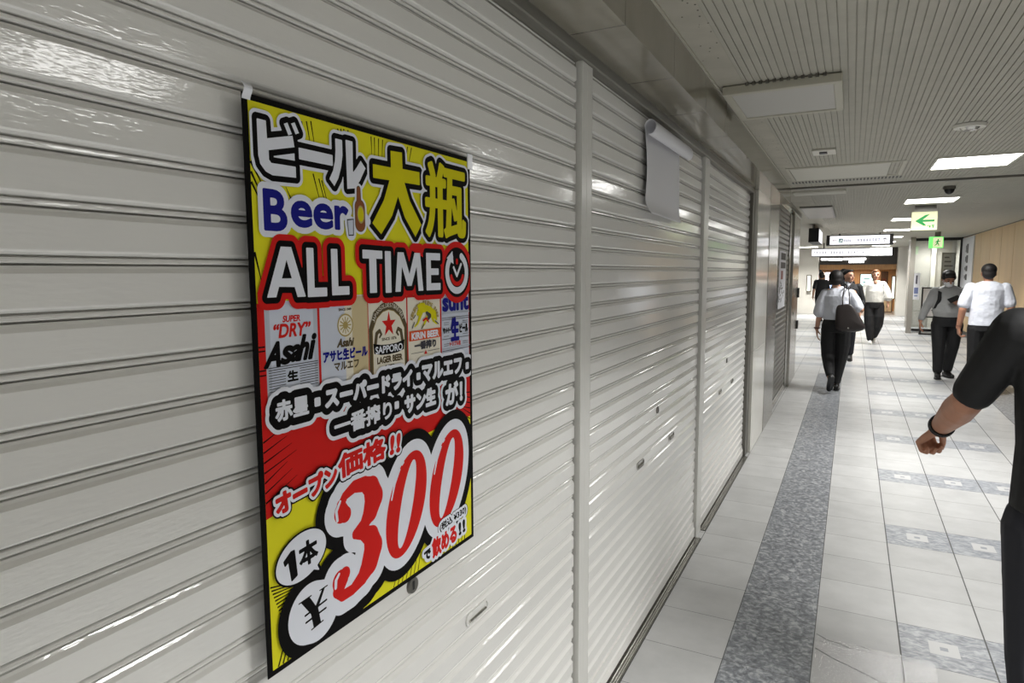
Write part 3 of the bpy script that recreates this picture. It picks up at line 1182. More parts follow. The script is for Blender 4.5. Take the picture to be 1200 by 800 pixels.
# can 5
S.fill(region(fit('sunt', 480, 293, 578, 321), 2.4, 0.6, clip=(475, 284, 582, 330)), KBL)
S.layer += 1
for v, w in ((327, 3.5), (336, 1.0), (340, 1.0), (380, 1.2), (400, 2.2), (404, 1.0)):
    S.line(475, v, 582, v, w, KDG if w < 2 else KSIL)
S.fill(region(fit('生', 510, 339, 538, 384), 2.6, 0.6), KBL)
S.fill(region(fit('サントリー', 479, 357, 507, 368), 0.7, 0.5) + region(fit('ビール', 543, 352, 576, 370), 0.9, 0.5), KB)
S.fill(region(fit('トリプル生', 504, 387, 546, 396), 0.5, 0.5), KR)
S.layer += 1
for v in (346, 350, 374, 390, 394):
    S.line(481, v, 500, v, 0.9, KDG)
    S.line(554, v, 576, v, 0.9, KDG)

# beer in big letters
def stack(loops, specs, cell=1.0, strokes=(), clip=CLIP):
    for d, m in specs:
        S.fill(region(loops, d, cell, strokes, clip), m)


BI = [np.array(p, float) for p in (
    [(22, 31), (38, 31), (39, 55), (87, 43), (90, 59), (41, 71), (41, 84), (45, 88), (91, 87), (91, 103), (46, 105), (34, 101), (25, 92), (22, 80)],
    [(71, 29), (78, 26), (86, 41), (79, 44)], [(85, 26), (92, 23), (100, 37), (93, 40)],
    [(98, 58), (170, 58), (170, 75), (98, 75)],
    [(177, 31), (193, 31), (193, 55), (189, 74), (182, 92), (172, 106), (161, 96), (170, 82), (175, 66), (177, 50)],
    [(201, 29), (218, 29), (217, 79), (226, 70), (237, 57), (249, 68), (234, 90), (221, 104), (202, 107)])]
stack(BI, ((13.5, KW), (8.5, KB), (0, KW)))
DAI = [np.array(p, float) for p in (
    [(318, 28), (351, 26), (352, 55), (405, 54), (405, 78), (357, 79), (372, 110), (408, 152), (388, 176), (356, 142), (337, 106), (318, 142), (286, 176), (263, 158), (296, 116), (313, 80), (268, 81), (268, 58), (318, 57)],)]
stack(DAI, ((15, KW), (10, KB), (0, KYO)))
BIN = fit('瓶', 426, 30, 568, 170)
stack(BIN, ((19, KW), (14, KB), (4.2, KYO)))
S.fill(region(DAI, 0, 1.0, clip=CLIP), KYO)
BEER = fit('B', 29, 127, 68, 181) + fit('ee', 80, 138, 164, 173) + fit('r', 172, 138, 200, 172)
stack(BEER, ((11.5, KW), (2.6, KBL)))
# plain bottle and glass
S.fill(region([], 4, 0.8, [[(229, 104, 5), (229, 122, 6), (231, 134, 13), (231, 162, 13)], [(206, 163, 9), (208, 178, 8)], [(244, 150, 4), (250, 156, 4)]]), KW)
S.fill(region([], 0, 0.8, [[(229, 104, 5), (229, 122, 6), (231, 134, 13), (231, 162, 13)]]), KDB)
S.fill(region([], -1.4, 0.6, [[(229, 104, 5), (229, 122, 6), (231, 134, 13), (231, 162, 13)]]), KBR)
S.fill(region([ell_loop(233, 146, 9, 15)], 0, 0.6), KGO)
S.fill(region([ell_loop(233, 146, 7, 12)], 0, 0.6), KYO)
S.fill([np.array([(198, 156), (215, 154), (214, 182), (201, 183)], float)], KDG)
S.fill([np.array([(200, 158), (213, 156), (212, 180), (202.5, 181)], float)], KPB)
# ALL TIME
ALLT = [np.array(p, float) for p in (
    [(26, 278), (55, 205), (75, 205), (101, 279), (84, 279), (79, 264), (49, 263), (43, 278)],
    [(105, 205), (120, 205), (120, 266), (147, 266), (147, 280), (105, 280)], [(158, 205), (173, 205), (173, 265), (199, 265), (199, 279), (158, 279)],
    [(234, 204), (287, 205), (287, 219), (270, 219), (270, 278), (251, 278), (251, 219), (234, 219)], [(294, 205), (311, 205), (311, 279), (294, 279)],
    [(322, 278), (331, 206), (349, 206), (366, 246), (383, 206), (401, 206), (410, 278), (394, 278), (389, 232), (372, 268), (359, 268), (343, 232), (338, 278)],
    [(421, 205), (470, 205), (470, 219), (437, 219), (437, 235), (464, 235), (464, 248), (437, 248), (437, 264), (470, 264), (470, 278), (421, 278)])]
HOLE = np.array([(55, 251), (74, 251), (65, 224)], float)
if True:
    def area(l):
        return 0.5 * np.sum(l[:, 0] * np.roll(l[:, 1], -1) - np.roll(l[:, 0], -1) * l[:, 1])
    if (area(HOLE) > 0) == (area(ALLT[0]) > 0):
        HOLE = HOLE[::-1]
CLK = [ell_loop(533, 243, 45, 46)]
S.fill(region(ALLT + CLK, 18, 1.0, clip=CLIP), KR)
S.fill(region(ALLT, 9, 1.0, clip=CLIP), KB)
S.fill(region(CLK, 6, 1.0, clip=CLIP), KB)
S.fill(region(ALLT + [HOLE], 0, 1.0), KW)
ring = [(533 + 38 * math.cos(a), 243 + 38 * math.sin(a), 7.0) for a in np.linspace(R_(-62), R_(236), 44)]
S.fill(region([], 0, 0.8, [ring]), KW)
S.fill([np.array([(494, 214), (516, 199), (520, 226)], float)], KW)
S.fill(region([], 0, 0.8, [[(533 + 24 * math.cos(a), 243 + 24 * math.sin(a), 4.5) for a in np.linspace(R_(20), R_(160), 18)], [(533, 218, 4), (533, 223, 4)]]), KR)
S.fill(region([], 0, 0.8, [[(520, 233, 3.2), (532, 250, 3.2), (549, 226, 3.2)]]), KW)

# line of beer names
NK1, NK2 = len(text_loops('赤星')), len(text_loops('一番搾り'))
N1 = fit('赤星', 33, 430, 97, 459) + [rect_loop(113, 440, 121, 449)] + fit('スーパードライ', 136, 428, 366, 456, rot=0.4) + [rect_loop(384, 438, 392, 447)] + fit('マルエフ', 402, 424, 545, 455, rot=-0.6) + [rect_loop(565, 440, 573, 450)]
N2 = fit('一番搾り', 154, 476, 302, 508, rot=1.2) + [rect_loop(314, 482, 322, 491)] + fit('サン生', 344, 474, 444, 506, rot=0.6) + fit('が！', 484, 474, 546, 517, rot=0)
stack(N1 + N2, ((20, KW), (13.5, KB)))
S.fill(region(N1[:NK1] + N2[:NK2], 1.5, 0.7), KW)
S.fill(region(N1[NK1:] + N2[NK2:], 2.7, 0.8), KW)

# opening price
OP = fit('オープン', 26, 561, 154, 592, rot=6) + fit('価格', 160, 540, 280, 578, rot=3) + fit('!!', 297, 542, 324, 574, shear=0.1)
# the big price, with the yen sign
TH = [[(163, 640, 18), (160, 625, 8)], [(163, 640, 18), (172, 646, 14)], [(158, 632, 9), (172, 614, 8), (196, 605, 11), (222, 608, 14), (240, 620, 21), (246, 640, 25), (236, 662, 20), (218, 679, 12), (194, 687, 7)],
      [(194, 690, 7), (216, 694, 13), (236, 708, 20), (241, 730, 25), (230, 754, 23), (210, 772, 15), (184, 783, 10), (160, 783, 10), (146, 770, 10)], [(155, 755, 19), (150, 770, 13)], [(155, 755, 19), (166, 748, 13)]]


def zero(cu_, cv_):
    return [ell_loop(cu_, cv_, 61, 97, 0.26, 64), ell_loop(cu_, cv_, 20, 80, 0.30, 64, rev=True)]


Z1, Z2 = zero(343, 682), zero(483, 671)
YEN = [np.array(p, float) for p in ([(66, 752), (84, 750), (97, 771), (112, 750), (119, 749), (102, 777), (107, 803), (91, 806), (86, 780)],)]
YST = [[(74, 777, 1.7), (121, 772, 1.7)], [(75, 789, 1.7), (119, 785, 1.7)], [(62, 752, 1.1), (88, 750, 1.1)], [(107, 750, 1.1), (124, 749, 1.1)], [(86, 806, 1.1), (112, 803, 1.1)]]
P3 = [ell_loop(343, 682, 61, 97, 0.26, 64), ell_loop(483, 671, 61, 97, 0.26, 64)]
BODY = [[(88, 778, 27), (100, 782, 27)]]
S.fill(region(P3, 42, 1.2, TH + BODY + [[(100, 780, 16), (170, 778, 16)]], CLIP), KB)
S.fill(region(P3, 22, 1.2, TH + BODY, CLIP), KW)
S.fill(region([], 0, 1.0, TH, CLIP), KR)
S.fill(region(Z1, 0, 1.0, clip=CLIP), KR)
S.fill(region(Z2, 0, 1.0, clip=CLIP), KR)
S.fill(region(YEN, 0, 0.8, YST), KB)
# gloss marks on the numerals
S.fill(region([], 0, 0.8, [[(152, 650, 3), (150, 634, 3.2), (160, 620, 2.4)], [(148, 664, 2.6), (149, 668, 2.6)], [(143, 762, 3), (144, 750, 3.2), (152, 742, 2.4)],
                           [(296, 660, 2), (306, 632, 3.2), (322, 610, 2.2)], [(330, 602, 2.4), (334, 599, 2.4)], [(436, 650, 2), (446, 622, 3.2), (462, 600, 2.2)], [(470, 591, 2.4), (474, 588, 2.4)]]), KW)
# opening-price lettering lies over the black cloud
stack(OP, ((9.5, KB), (7.0, KW), (2.4, KR)))
# bubble: one bottle
S.fill(region([ell_loop(72, 679, 53, 37, 0, 48, 12)], 3, 1.0, [[(92, 700, 10), (108, 716, 2)]]), KB)
S.fill(region([ell_loop(72, 679, 53, 37, 0, 48, 12)], 0, 1.0, [[(92, 700, 8), (106, 714, 1)]]), KW)
S.fill(region([np.array([(36, 674), (50, 664), (56, 664), (60, 704), (50, 708), (45, 676), (38, 680)], float)] + fit('本', 67, 659, 104, 696, rot=4), 1.8, 0.7), KB)
# tax note and last words
TAX = fit('(税込 ¥330)', 452, 758, 556, 777, rot=4)
NOM = fit('で', 396, 800, 416, 818, rot=3) + fit('飲める', 424, 784, 514, 822, rot=3) + fit('!!', 526, 786, 550, 812, rot=3)
S.fill(region(TAX, 8, 1.0, clip=CLIP), KB)
S.fill(region(TAX, 6.5, 1.0, clip=CLIP), KW)
S.fill(region(TAX, 0.7, 0.6), KB)
S.fill(region(NOM, 8.5, 1.0, clip=CLIP), KW)
S.fill(region(fit('で', 396, 800, 416, 818, rot=3) + fit('!!', 526, 786, 550, 812, rot=3), 1.8, 0.7), KB)
S.fill(region(fit('飲める', 424, 784, 514, 822, rot=3), 2.2, 0.7), KR)
print('poster layers', S.layer, 'faces', len(S.bm.faces))
# a thin back so the sheet has a thickness
x0, x1 = PX - 0.0012, PX - 0.0001
box(S.bm, (x0, PY, PZ - PH * SZ), (x1, PY + PW * SXY, PZ), S.mi(KB))
o = obj('printed_sheet', S.bm, S.mats, root, True)
bm = BM()
for (u0, v0, u1, v1) in ((-3, -12, 18, 12),):
    pr = []
    for k in range(9):
        a = k / 8
        pr.append((PX + 0.004 + 0.010 * math.sin(a * PI) * (1 - a) + 0.0005, PZ + 0.012 - a * 0.022))
    back = [(p + 0.0006, q) for p, q in pr]
    extrude_profile(bm, pr + back[::-1], PY - 0.004, PY + 0.010, 'y')
TAPEM = mat('clear_white_tape', srgb(232, 234, 240), 0.2)
tp = obj('tape', bm, TAPEM, root, True)
tp['label'] = 'white tape tab at the top left corner'
bm = BM()
box(bm, (PX + 0.0004, PY + 0.585, PZ - 0.024), (PX + 0.003, PY + 0.604, PZ + 0.008))
obj('tape', bm, TAPEM, root, True)

# ------------------------------------------------------------------ blank paper hanging on the middle shutter
t = thing('paper_banner', 'blank white paper sheet curled over at the top of the middle shutter', 'paper', (-0.755, 2.92, 1.98))
bm = BM()
N = 26
rows = []
Y0, Y1 = 2.60, 3.20
for k in range(25):
    f = k / 24
    y = Y0 + (Y1 - Y0) * f
    pr = []
    # hanging part, bottom edge flicked outwards most at the near corner
    for q in range(N):
        h = q / (N - 1)
        z = 1.795 + (2.125 - 1.795) * h
        flick = 0.035 * max(0, 1 - h / 0.22) ** 2 * (1.0 - 0.65 * f)
        bulge = 0.012 * math.sin(h * PI) * (1 - f) + 0.004 * math.sin(f * 7 + h * 3)
        side = -0.016 * math.sin(h * PI) * 0 + 0.028 * math.sin(min(1, h / 0.95) * PI * 0.5 + 0.6) * (1 - f) ** 2
        pr.append((-0.757 + flick + bulge * 0.6, y + side * 0.6, z))
    # roll
    cx, cz, r = -0.757 + 0.026, 2.125, 0.026
    for q in range(1, 17):
        a = PI - q / 16 * PI * 1.55
        pr.append((cx + r * math.cos(a), y + (0.10 * f - 0.02) * q / 16, cz + r * 1.15 * math.sin(a) + 0.004))
    rows.append([bm.verts.new(p) for p in pr])
for a, b in zip(rows, rows[1:]):
    for q in range(len(a) - 1):
        bm.faces.new((a[q], b[q], b[q + 1], a[q + 1]))
o = obj('sheet', bm, PAPERW, t, True, sm=True)
sd = o.modifiers.new('thickness', 'SOLIDIFY')
sd.thickness = 0.0006
sd.offset = 0

# glossy film added to give the cracked tile its glints of light
FILM = bpy.data.materials.new('glint_film')
FILM.use_nodes = True
k = NT(FILM)
k.n.remove(k.n['Principled BSDF'])
tr, gl, mx = k.n.new('ShaderNodeBsdfTransparent'), k.n.new('ShaderNodeBsdfGlossy'), k.n.new('ShaderNodeMixShader')
gl.inputs['Roughness'].default_value = 0.12
mx.inputs[0].default_value = 0.10
p = k.pos()[0]
k.l.new(k.bump(k.noise(p, 38, 4, 0.65), 0.6, 0.01), gl.inputs['Normal'])
k.l.new(tr.outputs[0], mx.inputs[1])
k.l.new(gl.outputs[0], mx.inputs[2])
k.l.new(mx.outputs[0], k.n['Material Output'].inputs[0])
bm = BM()
box(bm, (-0.07, 2.42, 0.0002), (0.36, 2.97, 0.0007))
tag(obj('glint_film', bm, FILM), 'clear crinkled film added for glints of light on the cracked floor tile near the camera', 'film')
bm = BM()
for ch in (((-0.07, 2.99), (-0.02, 2.955), (0.03, 2.95), (0.06, 2.93)), ((-0.07, 2.87), (0.0, 2.82), (0.08, 2.78), (0.15, 2.74), (0.24, 2.70)), ((0.1, 2.97), (0.14, 2.955))):
    for a, b in zip(ch, ch[1:]):
        d = Vector((b[0] - a[0], b[1] - a[1], 0)).normalized()
        n = Vector((-d.y, d.x, 0)) * 0.0016
        poly(bm, [(a[0] - n.x, a[1] - n.y, 0.00085), (b[0] - n.x, b[1] - n.y, 0.00085), (b[0] + n.x, b[1] + n.y, 0.00085), (a[0] + n.x, a[1] + n.y, 0.00085)])
struct(obj('trim_8', bm, DARK))

# ------------------------------------------------------------------ the far end of the passage
# hanging signs
SIGNW = emat('lit_sign_white', (0.93, 0.93, 0.97), 0.8)
INKB = mat('sign_ink_blue', srgb(84, 88, 150), 0.5)
INKG = mat('sign_ink_grey', srgb(80, 78, 92), 0.5)
INKP = mat('sign_ink_mauve', srgb(160, 120, 140), 0.5)
TEAL = mat('sign_teal', srgb(40, 150, 150), 0.5)


class FacePlate(Sheet):
    pass


def hung_sign(name, label, x0, x1, y, z0, z1, depth, end=0.0, drops=()):
    t = thing(name, label, 'sign', ((x0 + x1) / 2, y, CZ))
    bm = BM()
    box(bm, (x0 - end, y, z0 - 0.02), (x1 + end, y + depth, z1 + 0.02))
    obj('case', bm, BLACKP, t, True, bevel=0.004)
    for xx in drops:
        bm = BM()
        cyl(bm, (xx, y + depth / 2, z1 + 0.015), (xx, y + depth / 2, CZ), 0.018, n=10)
        obj('hanger', bm, STEELD, t, True)
    return t


x0, x1, y, z0, z1 = -0.49, 0.68, 16.5, 2.155, 2.345
t = hung_sign('hanging_sign', 'long white lit direction sign with arrows and a teal square, in a black case', x0, x1, y, z0, z1, 0.16, 0.07, (-0.3, 0.5))
W_ = x1 - x0
s1 = Sheet(lambda u, v, l: (x0 + u * 0.001 * W_, y - 0.003 - l * 0.001, z1 - v * 0.001 * (z1 - z0) / 0.16))
s1.fill([rect_loop(0, 0, 1000, 160)], SIGNW)
s1.fill([rect_loop(158, 52, 222, 122)], TEAL)
s1.fill([np.array([(170, 112), (190, 66), (200, 66), (212, 108), (202, 108), (192, 84), (182, 112)], float)], SIGNW)
s1.fill([np.array([(44, 82), (76, 58), (76, 66), (58, 79), (120, 79), (120, 86), (58, 86), (76, 99), (76, 107)], float)], INKP)
s1.fill([np.array([(920, 48), (960, 84), (950, 90), (925, 68), (925, 128), (915, 128), (915, 68), (890, 90), (880, 84)], float)], INKG)
s1.layer += 1
rq = random.Random(2)
for k in range(4):
    u = 238 + k * 33
    s1.line(u, 78, u + 26, 78, 6, INKB)
    s1.line(u + 12, 66, u + 8, 112, 6, INKB)
    s1.line(u + 2, 98, u + 24, 100, 6, INKB)
s1.line(410, 40, 410, 120, 5, INKB)
for k in range(8):
    u = 470 + k * 49
    s1.line(u, 70, u + 30, 70, 7, INKB)
    s1.line(u + 4, 92, u + 34, 90, 7, INKB)
    s1.line(u + 16, 56, u + 12, 112, 7, INKB)
    s1.line(u + 2, 110, u + 30, 108, 5, INKB)
obj('sign_face', s1.bm, s1.mats, t, True)

xa, xb, yb, za, zb2 = -1.12, 0.97, 21.8, 2.015, 2.22
t = hung_sign('hanging_sign', 'wider white lit sign hanging lower behind the black-cased direction sign', xa, xb, yb, za, zb2, 0.14, 0.005, (-0.8, 0.7))
s2 = Sheet(lambda u, v, l: (xa + u * 0.001 * (xb - xa), yb - 0.003 - l * 0.001, zb2 - v * 0.001 * (zb2 - za) / 0.11))
s2.fill([rect_loop(0, 0, 1000, 110)], SIGNW)
s2.layer += 1
for k in range(26):
    if k in (5, 11, 16, 18):
        continue
    u = 24 + k * 36.5
    s2.line(u, 44 + (k % 3) * 4, u + 18, 44 + (k * 7 % 5) * 3, 5, INKG)
    s2.line(u + 10, 34, u + 6 + (k % 4) * 2, 74, 5, INKG)
    s2.line(u + 2, 66, u + 20, 70 - (k % 3) * 6, 5, INKG)
obj('sign_face', s2.bm, s2.mats, t, True)

t = thing('hanging_sign', 'short black box sign with a lit white side, left of the long direction sign', 'sign', (-0.68, 13.2, CZ))
bm = BM()
box(bm, (-0.73, 12.9, 2.08), (-0.565, 14.4, 2.325))
obj('case', bm, BLACKP, t, True, bevel=0.004)
bm = BM()
box(bm, (-0.564, 12.98, 2.095), (-0.560, 14.32, 2.31))
obj('sign_face', bm, SIGNW, t, True)
bm = BM()
box(bm, (-0.68, 13.1, 2.325), (-0.64, 13.14, CZ))
obj('hanger', bm, STEELD, t, True)

# exit signs
EXW = emat('exit_sign_cream', srgb(232, 232, 190), 0.6)
EXG = emat('exit_sign_green', srgb(20, 150, 70), 0.55)
EXB = emat('exit_sign_bright_green', srgb(110, 220, 110), 1.0)
t = thing('exit_sign', 'cream exit direction sign with a green left arrow hanging from the ceiling', 'sign', (0.76, 10.0, CZ))
ex0, ex1, ey, ez0, ez1 = 0.645, 0.925, 10.0, 2.087, 2.315
bm = BM()
box(bm, (ex0 - 0.006, ey, ez0 - 0.006), (ex1 + 0.006, ey + 0.05, ez1 + 0.006))
obj('case', bm, DEVICE, t, True, bevel=0.004)
bm = BM()
box(bm, (ex0 + 0.03, ey + 0.005, ez1 + 0.006), (ex1 - 0.01, ey + 0.045, CZ))
obj('hanger', bm, STEELD, t, True)
s3 = Sheet(lambda u, v, l: (ex0 + u * 0.001 * (ex1 - ex0), ey - 0.001 - l * 0.0006, ez1 - v * 0.001 * (ez1 - ez0)))
s3.fill([rect_loop(0, 0, 1000, 1000)], EXW)
s3.fill([np.array([(140, 500), (540, 170), (720, 130), (440, 440), (900, 440), (900, 550), (440, 550), (600, 770), (480, 770)], float)], EXG)
s3.fill([rect_loop(640, 740, 680, 800)] + [rect_loop(700, 760, 760, 880)] + [rect_loop(800, 730, 900, 790)] + [rect_loop(830, 800, 880, 900)], EXG)
obj('sign_face', s3.bm, s3.mats, t, True)
t = thing('exit_sign', 'small bright green exit sign with a running figure, farther down the ceiling', 'sign', (1.63, 16.9, CZ))
fx0, fx1, fy, fz0, fz1 = 1.49, 1.70, 16.9, 2.06, 2.29
bm = BM()
box(bm, (fx0 - 0.05, fy, fz0 - 0.005), (fx1 + 0.005, fy + 0.06, fz1 + 0.005))
obj('case', bm, EXB, t, True, bevel=0.004)
bm = BM()
box(bm, (fx0 + 0.05, fy + 0.01, fz1), (fx1 - 0.05, fy + 0.05, CZ))
obj('hanger', bm, STEELD, t, True)
s4 = Sheet(lambda u, v, l: (fx0 + u * 0.001 * (fx1 - fx0), fy - 0.001 - l * 0.0006, fz1 - v * 0.001 * (fz1 - fz0)))
s4.fill([rect_loop(120, 60, 940, 940)], EXW)
s4.fill(region([], 0, 12, [[(560, 240, 60), (562, 242, 60)], [(540, 360, 65), (480, 540, 60)], [(480, 540, 48), (600, 660, 44), (620, 800, 40)], [(480, 560, 48), (420, 700, 44), (300, 780, 40)], [(540, 360, 36), (680, 440, 34), (740, 380, 30)], [(520, 360, 36), (400, 420, 34), (340, 520, 30)]]), EXG)
obj('sign_face', s4.bm, s4.mats, t, True)

# end wall: tiled piers, dark fascia, timber shop front
bm = BM()
for a, b in ((-6.0, -1.12), (1.37, 1.83)):
    for z in np.arange(0, 2.4, 0.6):
        for xx in np.arange(a, b, 0.62):
            box(bm, (xx + 0.003, 26.4, z + 0.003), (min(b, xx + 0.62) - 0.003, 27.2, min(CZ, z + 0.6) - 0.003))
    box(bm, (a + 0.01, 26.41, 0), (b - 0.01, 27.19, CZ))
struct(obj('wall_far', bm, WTILE))
bm = BM()
box(bm, (-1.12, 26.9, 1.80), (1.37, 27.1, CZ))
struct(obj('trim_9', bm, FASCIA))
bm = BM()
box(bm, (-1.12, 29.5, 0), (1.8, 29.6, CZ))
box(bm, (-1.1, 27.0, 1.62), (1.36, 29.5, 1.80))
struct(obj('wall_shop', bm, BROWN))
bm = BM()
box(bm, (1.83, 22.0, 0), (2.55, 22.1, CZ))
box(bm, (2.45, 20, 0), (2.55, 22.0, CZ))
struct(obj('wall_end', bm, GREYWALL))
TUBE = emat('white_tube', (1, 1, 1), 5)
for i, (a, b, z, yy) in enumerate(((-1.06, -0.84, 2.00, 26.85), (-0.82, -0.36, 1.99, 26.84), (-0.32, 0.40, 2.00, 26.86), (-0.14, 0.34, 1.90, 26.83))):
    t = thing('strip_light', ('short lit white strip at the left of the dark shop fascia', 'long lit white strip left of centre on the dark shop fascia', 'longest lit white strip on the dark shop fascia, right of centre', 'lowest lit white strip on the dark shop fascia')[i], 'light', ((a + b) / 2, yy, z))
    bm = BM()
    box(bm, (a - 0.01, yy - 0.01, z - 0.05), (b + 0.01, yy + 0.05, z - 0.035))
    obj('tray', bm, STEELD, t, True)
    bm = BM()
    cyl(bm, (a, yy, z), (b, yy, z), 0.036, n=12)
    obj('tube', bm, TUBE, t, True)


def board(name, label, cat, x0, x1, y, z0, z1, face, marks=None, frame=DBROWN, group=None):
    t = thing(name, label, cat, ((x0 + x1) / 2, y, z0), 0, group)
    bm = BM()
    box(bm, (x0 - 0.03, y, z0 - 0.03), (x1 + 0.03, y + 0.06, z1 + 0.03))
    obj('frame', bm, frame, t, True)
    sh = Sheet(lambda u, v, l: (x0 + u * (x1 - x0), y - 0.002 - l * 0.002, z1 - v * (z1 - z0)))
    sh.fill([rect_loop(0, 0, 1, 1)], face)
    if marks:
        sh.layer += 1
        for (u0, v0, u1, v1, m) in marks:
            sh.fill([rect_loop(u0, v0, u1, v1)], m, up=False)
    obj('panel', sh.bm, sh.mats, t, True)
    return t


SCR = emat('menu_screen_teal', (0.60, 0.88, 0.84), 1.7)
SCB = emat('screen_blue', (0.35, 0.52, 0.95), 1.5)
SCW = emat('screen_white', (0.95, 0.9, 0.95), 1.7)
WARM = emat('warm_shop_light', (1.0, 0.72, 0.42), 1.6)
WARMP = emat('warm_pale_light', (1.0, 0.86, 0.72), 2.2)
GINK = mat('menu_ink', srgb(60, 110, 100), 0.5)
board('menu_board', 'glowing pale teal menu board on the brown shop front', 'menu board', 0.27, 0.66, 27.6, 0.55, 1.44, SCR,
      [(0.25, 0.15, 0.75, 0.19, GINK), (0.2, 0.3, 0.8, 0.34, GINK), (0.25, 0.45, 0.7, 0.49, GINK), (0.2, 0.6, 0.8, 0.64, GINK)])
board('shop_screen', 'blue and white lit screen behind the person in black at the shop', 'screen', -0.95, -0.50, 28.6, 0.9, 1.52, SCB,
      [(0.0, 0.0, 0.4, 1.0, SCW), (0.6, 0.2, 0.9, 0.5, SCW)])
board('shop_screen', 'warm framed picture panel in the middle of the shop front', 'screen', -0.30, -0.02, 28.6, 0.75, 1.60, WARM,
      [(0.05, 0.45, 0.95, 0.95, SCW), (0.1, 0.08, 0.5, 0.3, DBROWN)])
board('lit_sign', 'tall narrow pale green lit sign beside the left tiled pier', 'sign', -1.46, -1.36, 26.3, 0.85, 1.40, emat('pale_green_sign', (0.78, 0.9, 0.76), 1.3))
board('lit_sign', 'narrow pale green lit strip sign at the right of the brown shop front', 'sign', 1.26, 1.33, 26.8, 0.6, 1.36, emat('pale_green_strip', (0.78, 0.92, 0.82), 1.3))
board('shop_door', 'dark brown framed door at the right of the brown shop front', 'door', 0.98, 1.16, 28.4, 0.05, 1.52, DBROWN, [(0.2, 0.15, 0.8, 0.6, mat('door_glass_red', srgb(90, 44, 30), 0.3))])
board('shop_counter', 'low tan counter panel at the base of the brown shop front', 'counter', 0.74, 1.30, 27.6, 0.08, 0.50, BEIGE)
t = thing('pendant_lamp', 'glowing round pendant lamp at the left of the shop', 'lamp', (-1.04, 27.9, 1.62))
bm = BM()
ellip(bm, (-1.04, 27.9, 1.46), (0.10, 0.10, 0.075), seg=20, rings=12)
obj('shade', bm, WARMP, t, True, sm=True)
bm = BM()
cyl(bm, (-1.04, 27.9, 1.53), (-1.04, 27.9, 1.64), 0.008, n=8)
obj('cord', bm, BLACKP, t, True)
t = thing('paper_lantern', 'glowing warm lantern low at the left of the shop', 'lamp', (-1.0, 27.8, 0.8))
bm = BM()
ellip(bm, (-1.0, 27.8, 1.14), (0.11, 0.11, 0.09), seg=20, rings=12)
ellip(bm, (-1.02, 27.8, 0.98), (0.09, 0.09, 0.14), seg=20, rings=12)
obj('shade', bm, WARMP, t, True, sm=True)
bm = BM()
cyl(bm, (-1.02, 27.8, 0.0), (-1.02, 27.8, 0.86), 0.03, n=10)
obj('stand', bm, DBROWN, t, True)

# grey post and glazed shop front at the right
bm = BM()
box(bm, (1.25, 19.2, 0), (1.365, 19.4, CZ))
struct(obj('trim_10', bm, GREYPOST))
GLASS = bpy.data.materials.new('shop_glass')
GLASS.use_nodes = True
k = NT(GLASS)
k.n.remove(k.n['Principled BSDF'])
tr, gl, mx = k.n.new('ShaderNodeBsdfTransparent'), k.n.new('ShaderNodeBsdfGlossy'), k.n.new('ShaderNodeMixShader')
gl.inputs['Roughness'].default_value = 0.03
tr.inputs['Color'].default_value = (0.86, 0.88, 0.87, 1)
fr = k.n.new('ShaderNodeFresnel')
fr.inputs['IOR'].default_value = 1.6
k.put(mx.inputs[0], k.math('ADD', fr.outputs[0], 0.05))
k.l.new(tr.outputs[0], mx.inputs[1])
k.l.new(gl.outputs[0], mx.inputs[2])
k.l.new(mx.outputs[0], k.n['Material Output'].inputs[0])
bm = BM()
box(bm, (1.37, 20.0, 0.02), (2.38, 20.012, 2.33))
w1 = struct(obj('window_1', bm, GLASS))
bm = BM()
for lo, hi in (((1.366, 19.98, 2.33), (2.44, 20.05, CZ)), ((2.38, 19.98, 0), (2.44, 20.05, 2.33)), ((1.366, 19.98, 0), (2.38, 20.05, 0.06)), ((1.366, 19.98, 0.06), (1.40, 20.05, 2.33))):
    box(bm, lo, hi)
o = obj('window_frame', bm, FRAMEB, w1)
bm = BM()
box(bm, (1.36, 21.4, 0), (2.45, 21.5, CZ))
struct(obj('wall_shopinside', bm, GREYWALL))
bm = BM()
box(bm, (1.90, 21.30, 0), (2.0, 21.40, CZ))
struct(obj('trim_11', bm, WTILE))
marks = [(0.12, 0.08 + i * 0.115, 0.55 + 0.35 * ((i * 7) % 3) / 2, 0.12 + i * 0.115, INKG) for i in range(8)]
board('notice', 'large grey notice with rows of text behind the glass, above the masked person', 'notice', 2.06, 2.30, 20.25, 1.05, 2.0, mat('notice_paper', srgb(196, 194, 188), 0.6), marks, GREYPOST)
board('notice', 'narrow white notice with a blue foot on the glass beside the grey post', 'notice', 1.43, 1.52, 19.9, 0.85, 1.48, PAPERW, [(0, 0.55, 1, 0.8, mat('notice_blue', srgb(110, 120, 160), 0.5)), (0.3, 0.05, 0.7, 0.4, INKG), (0.1, 0.85, 0.9, 0.92, mat('notice_blue_light', srgb(140, 150, 180), 0.5))], PAPERW)
t = thing('sign_easel', 'black-framed standing sign board behind the masked person', 'sign stand', (1.66, 18.6, 0))
bm = BM()
for lo, hi in (((1.50, 18.6, 0.04), (1.53, 18.63, 1.17)), ((1.84, 18.6, 0.04), (1.87, 18.63, 1.17)), ((1.50, 18.6, 1.14), (1.87, 18.63, 1.17)), ((1.50, 18.6, 0.44), (1.87, 18.63, 0.47)), ((1.50, 18.6, 0.02), (1.87, 18.63, 0.06))):
    box(bm, lo, hi)
obj('frame', bm, FRAMEB, t, True)
bm = BM()
box(bm, (1.53, 18.61, 0.47), (1.84, 18.62, 1.14))
obj('poster_panel', bm, PAPERW, t, True)
bm = BM()
cyl(bm, (1.52, 18.63, 1.1), (1.52, 18.95, 0.0), 0.012, n=8)
obj('leg', bm, FRAMEB, t, True)
bm = BM()
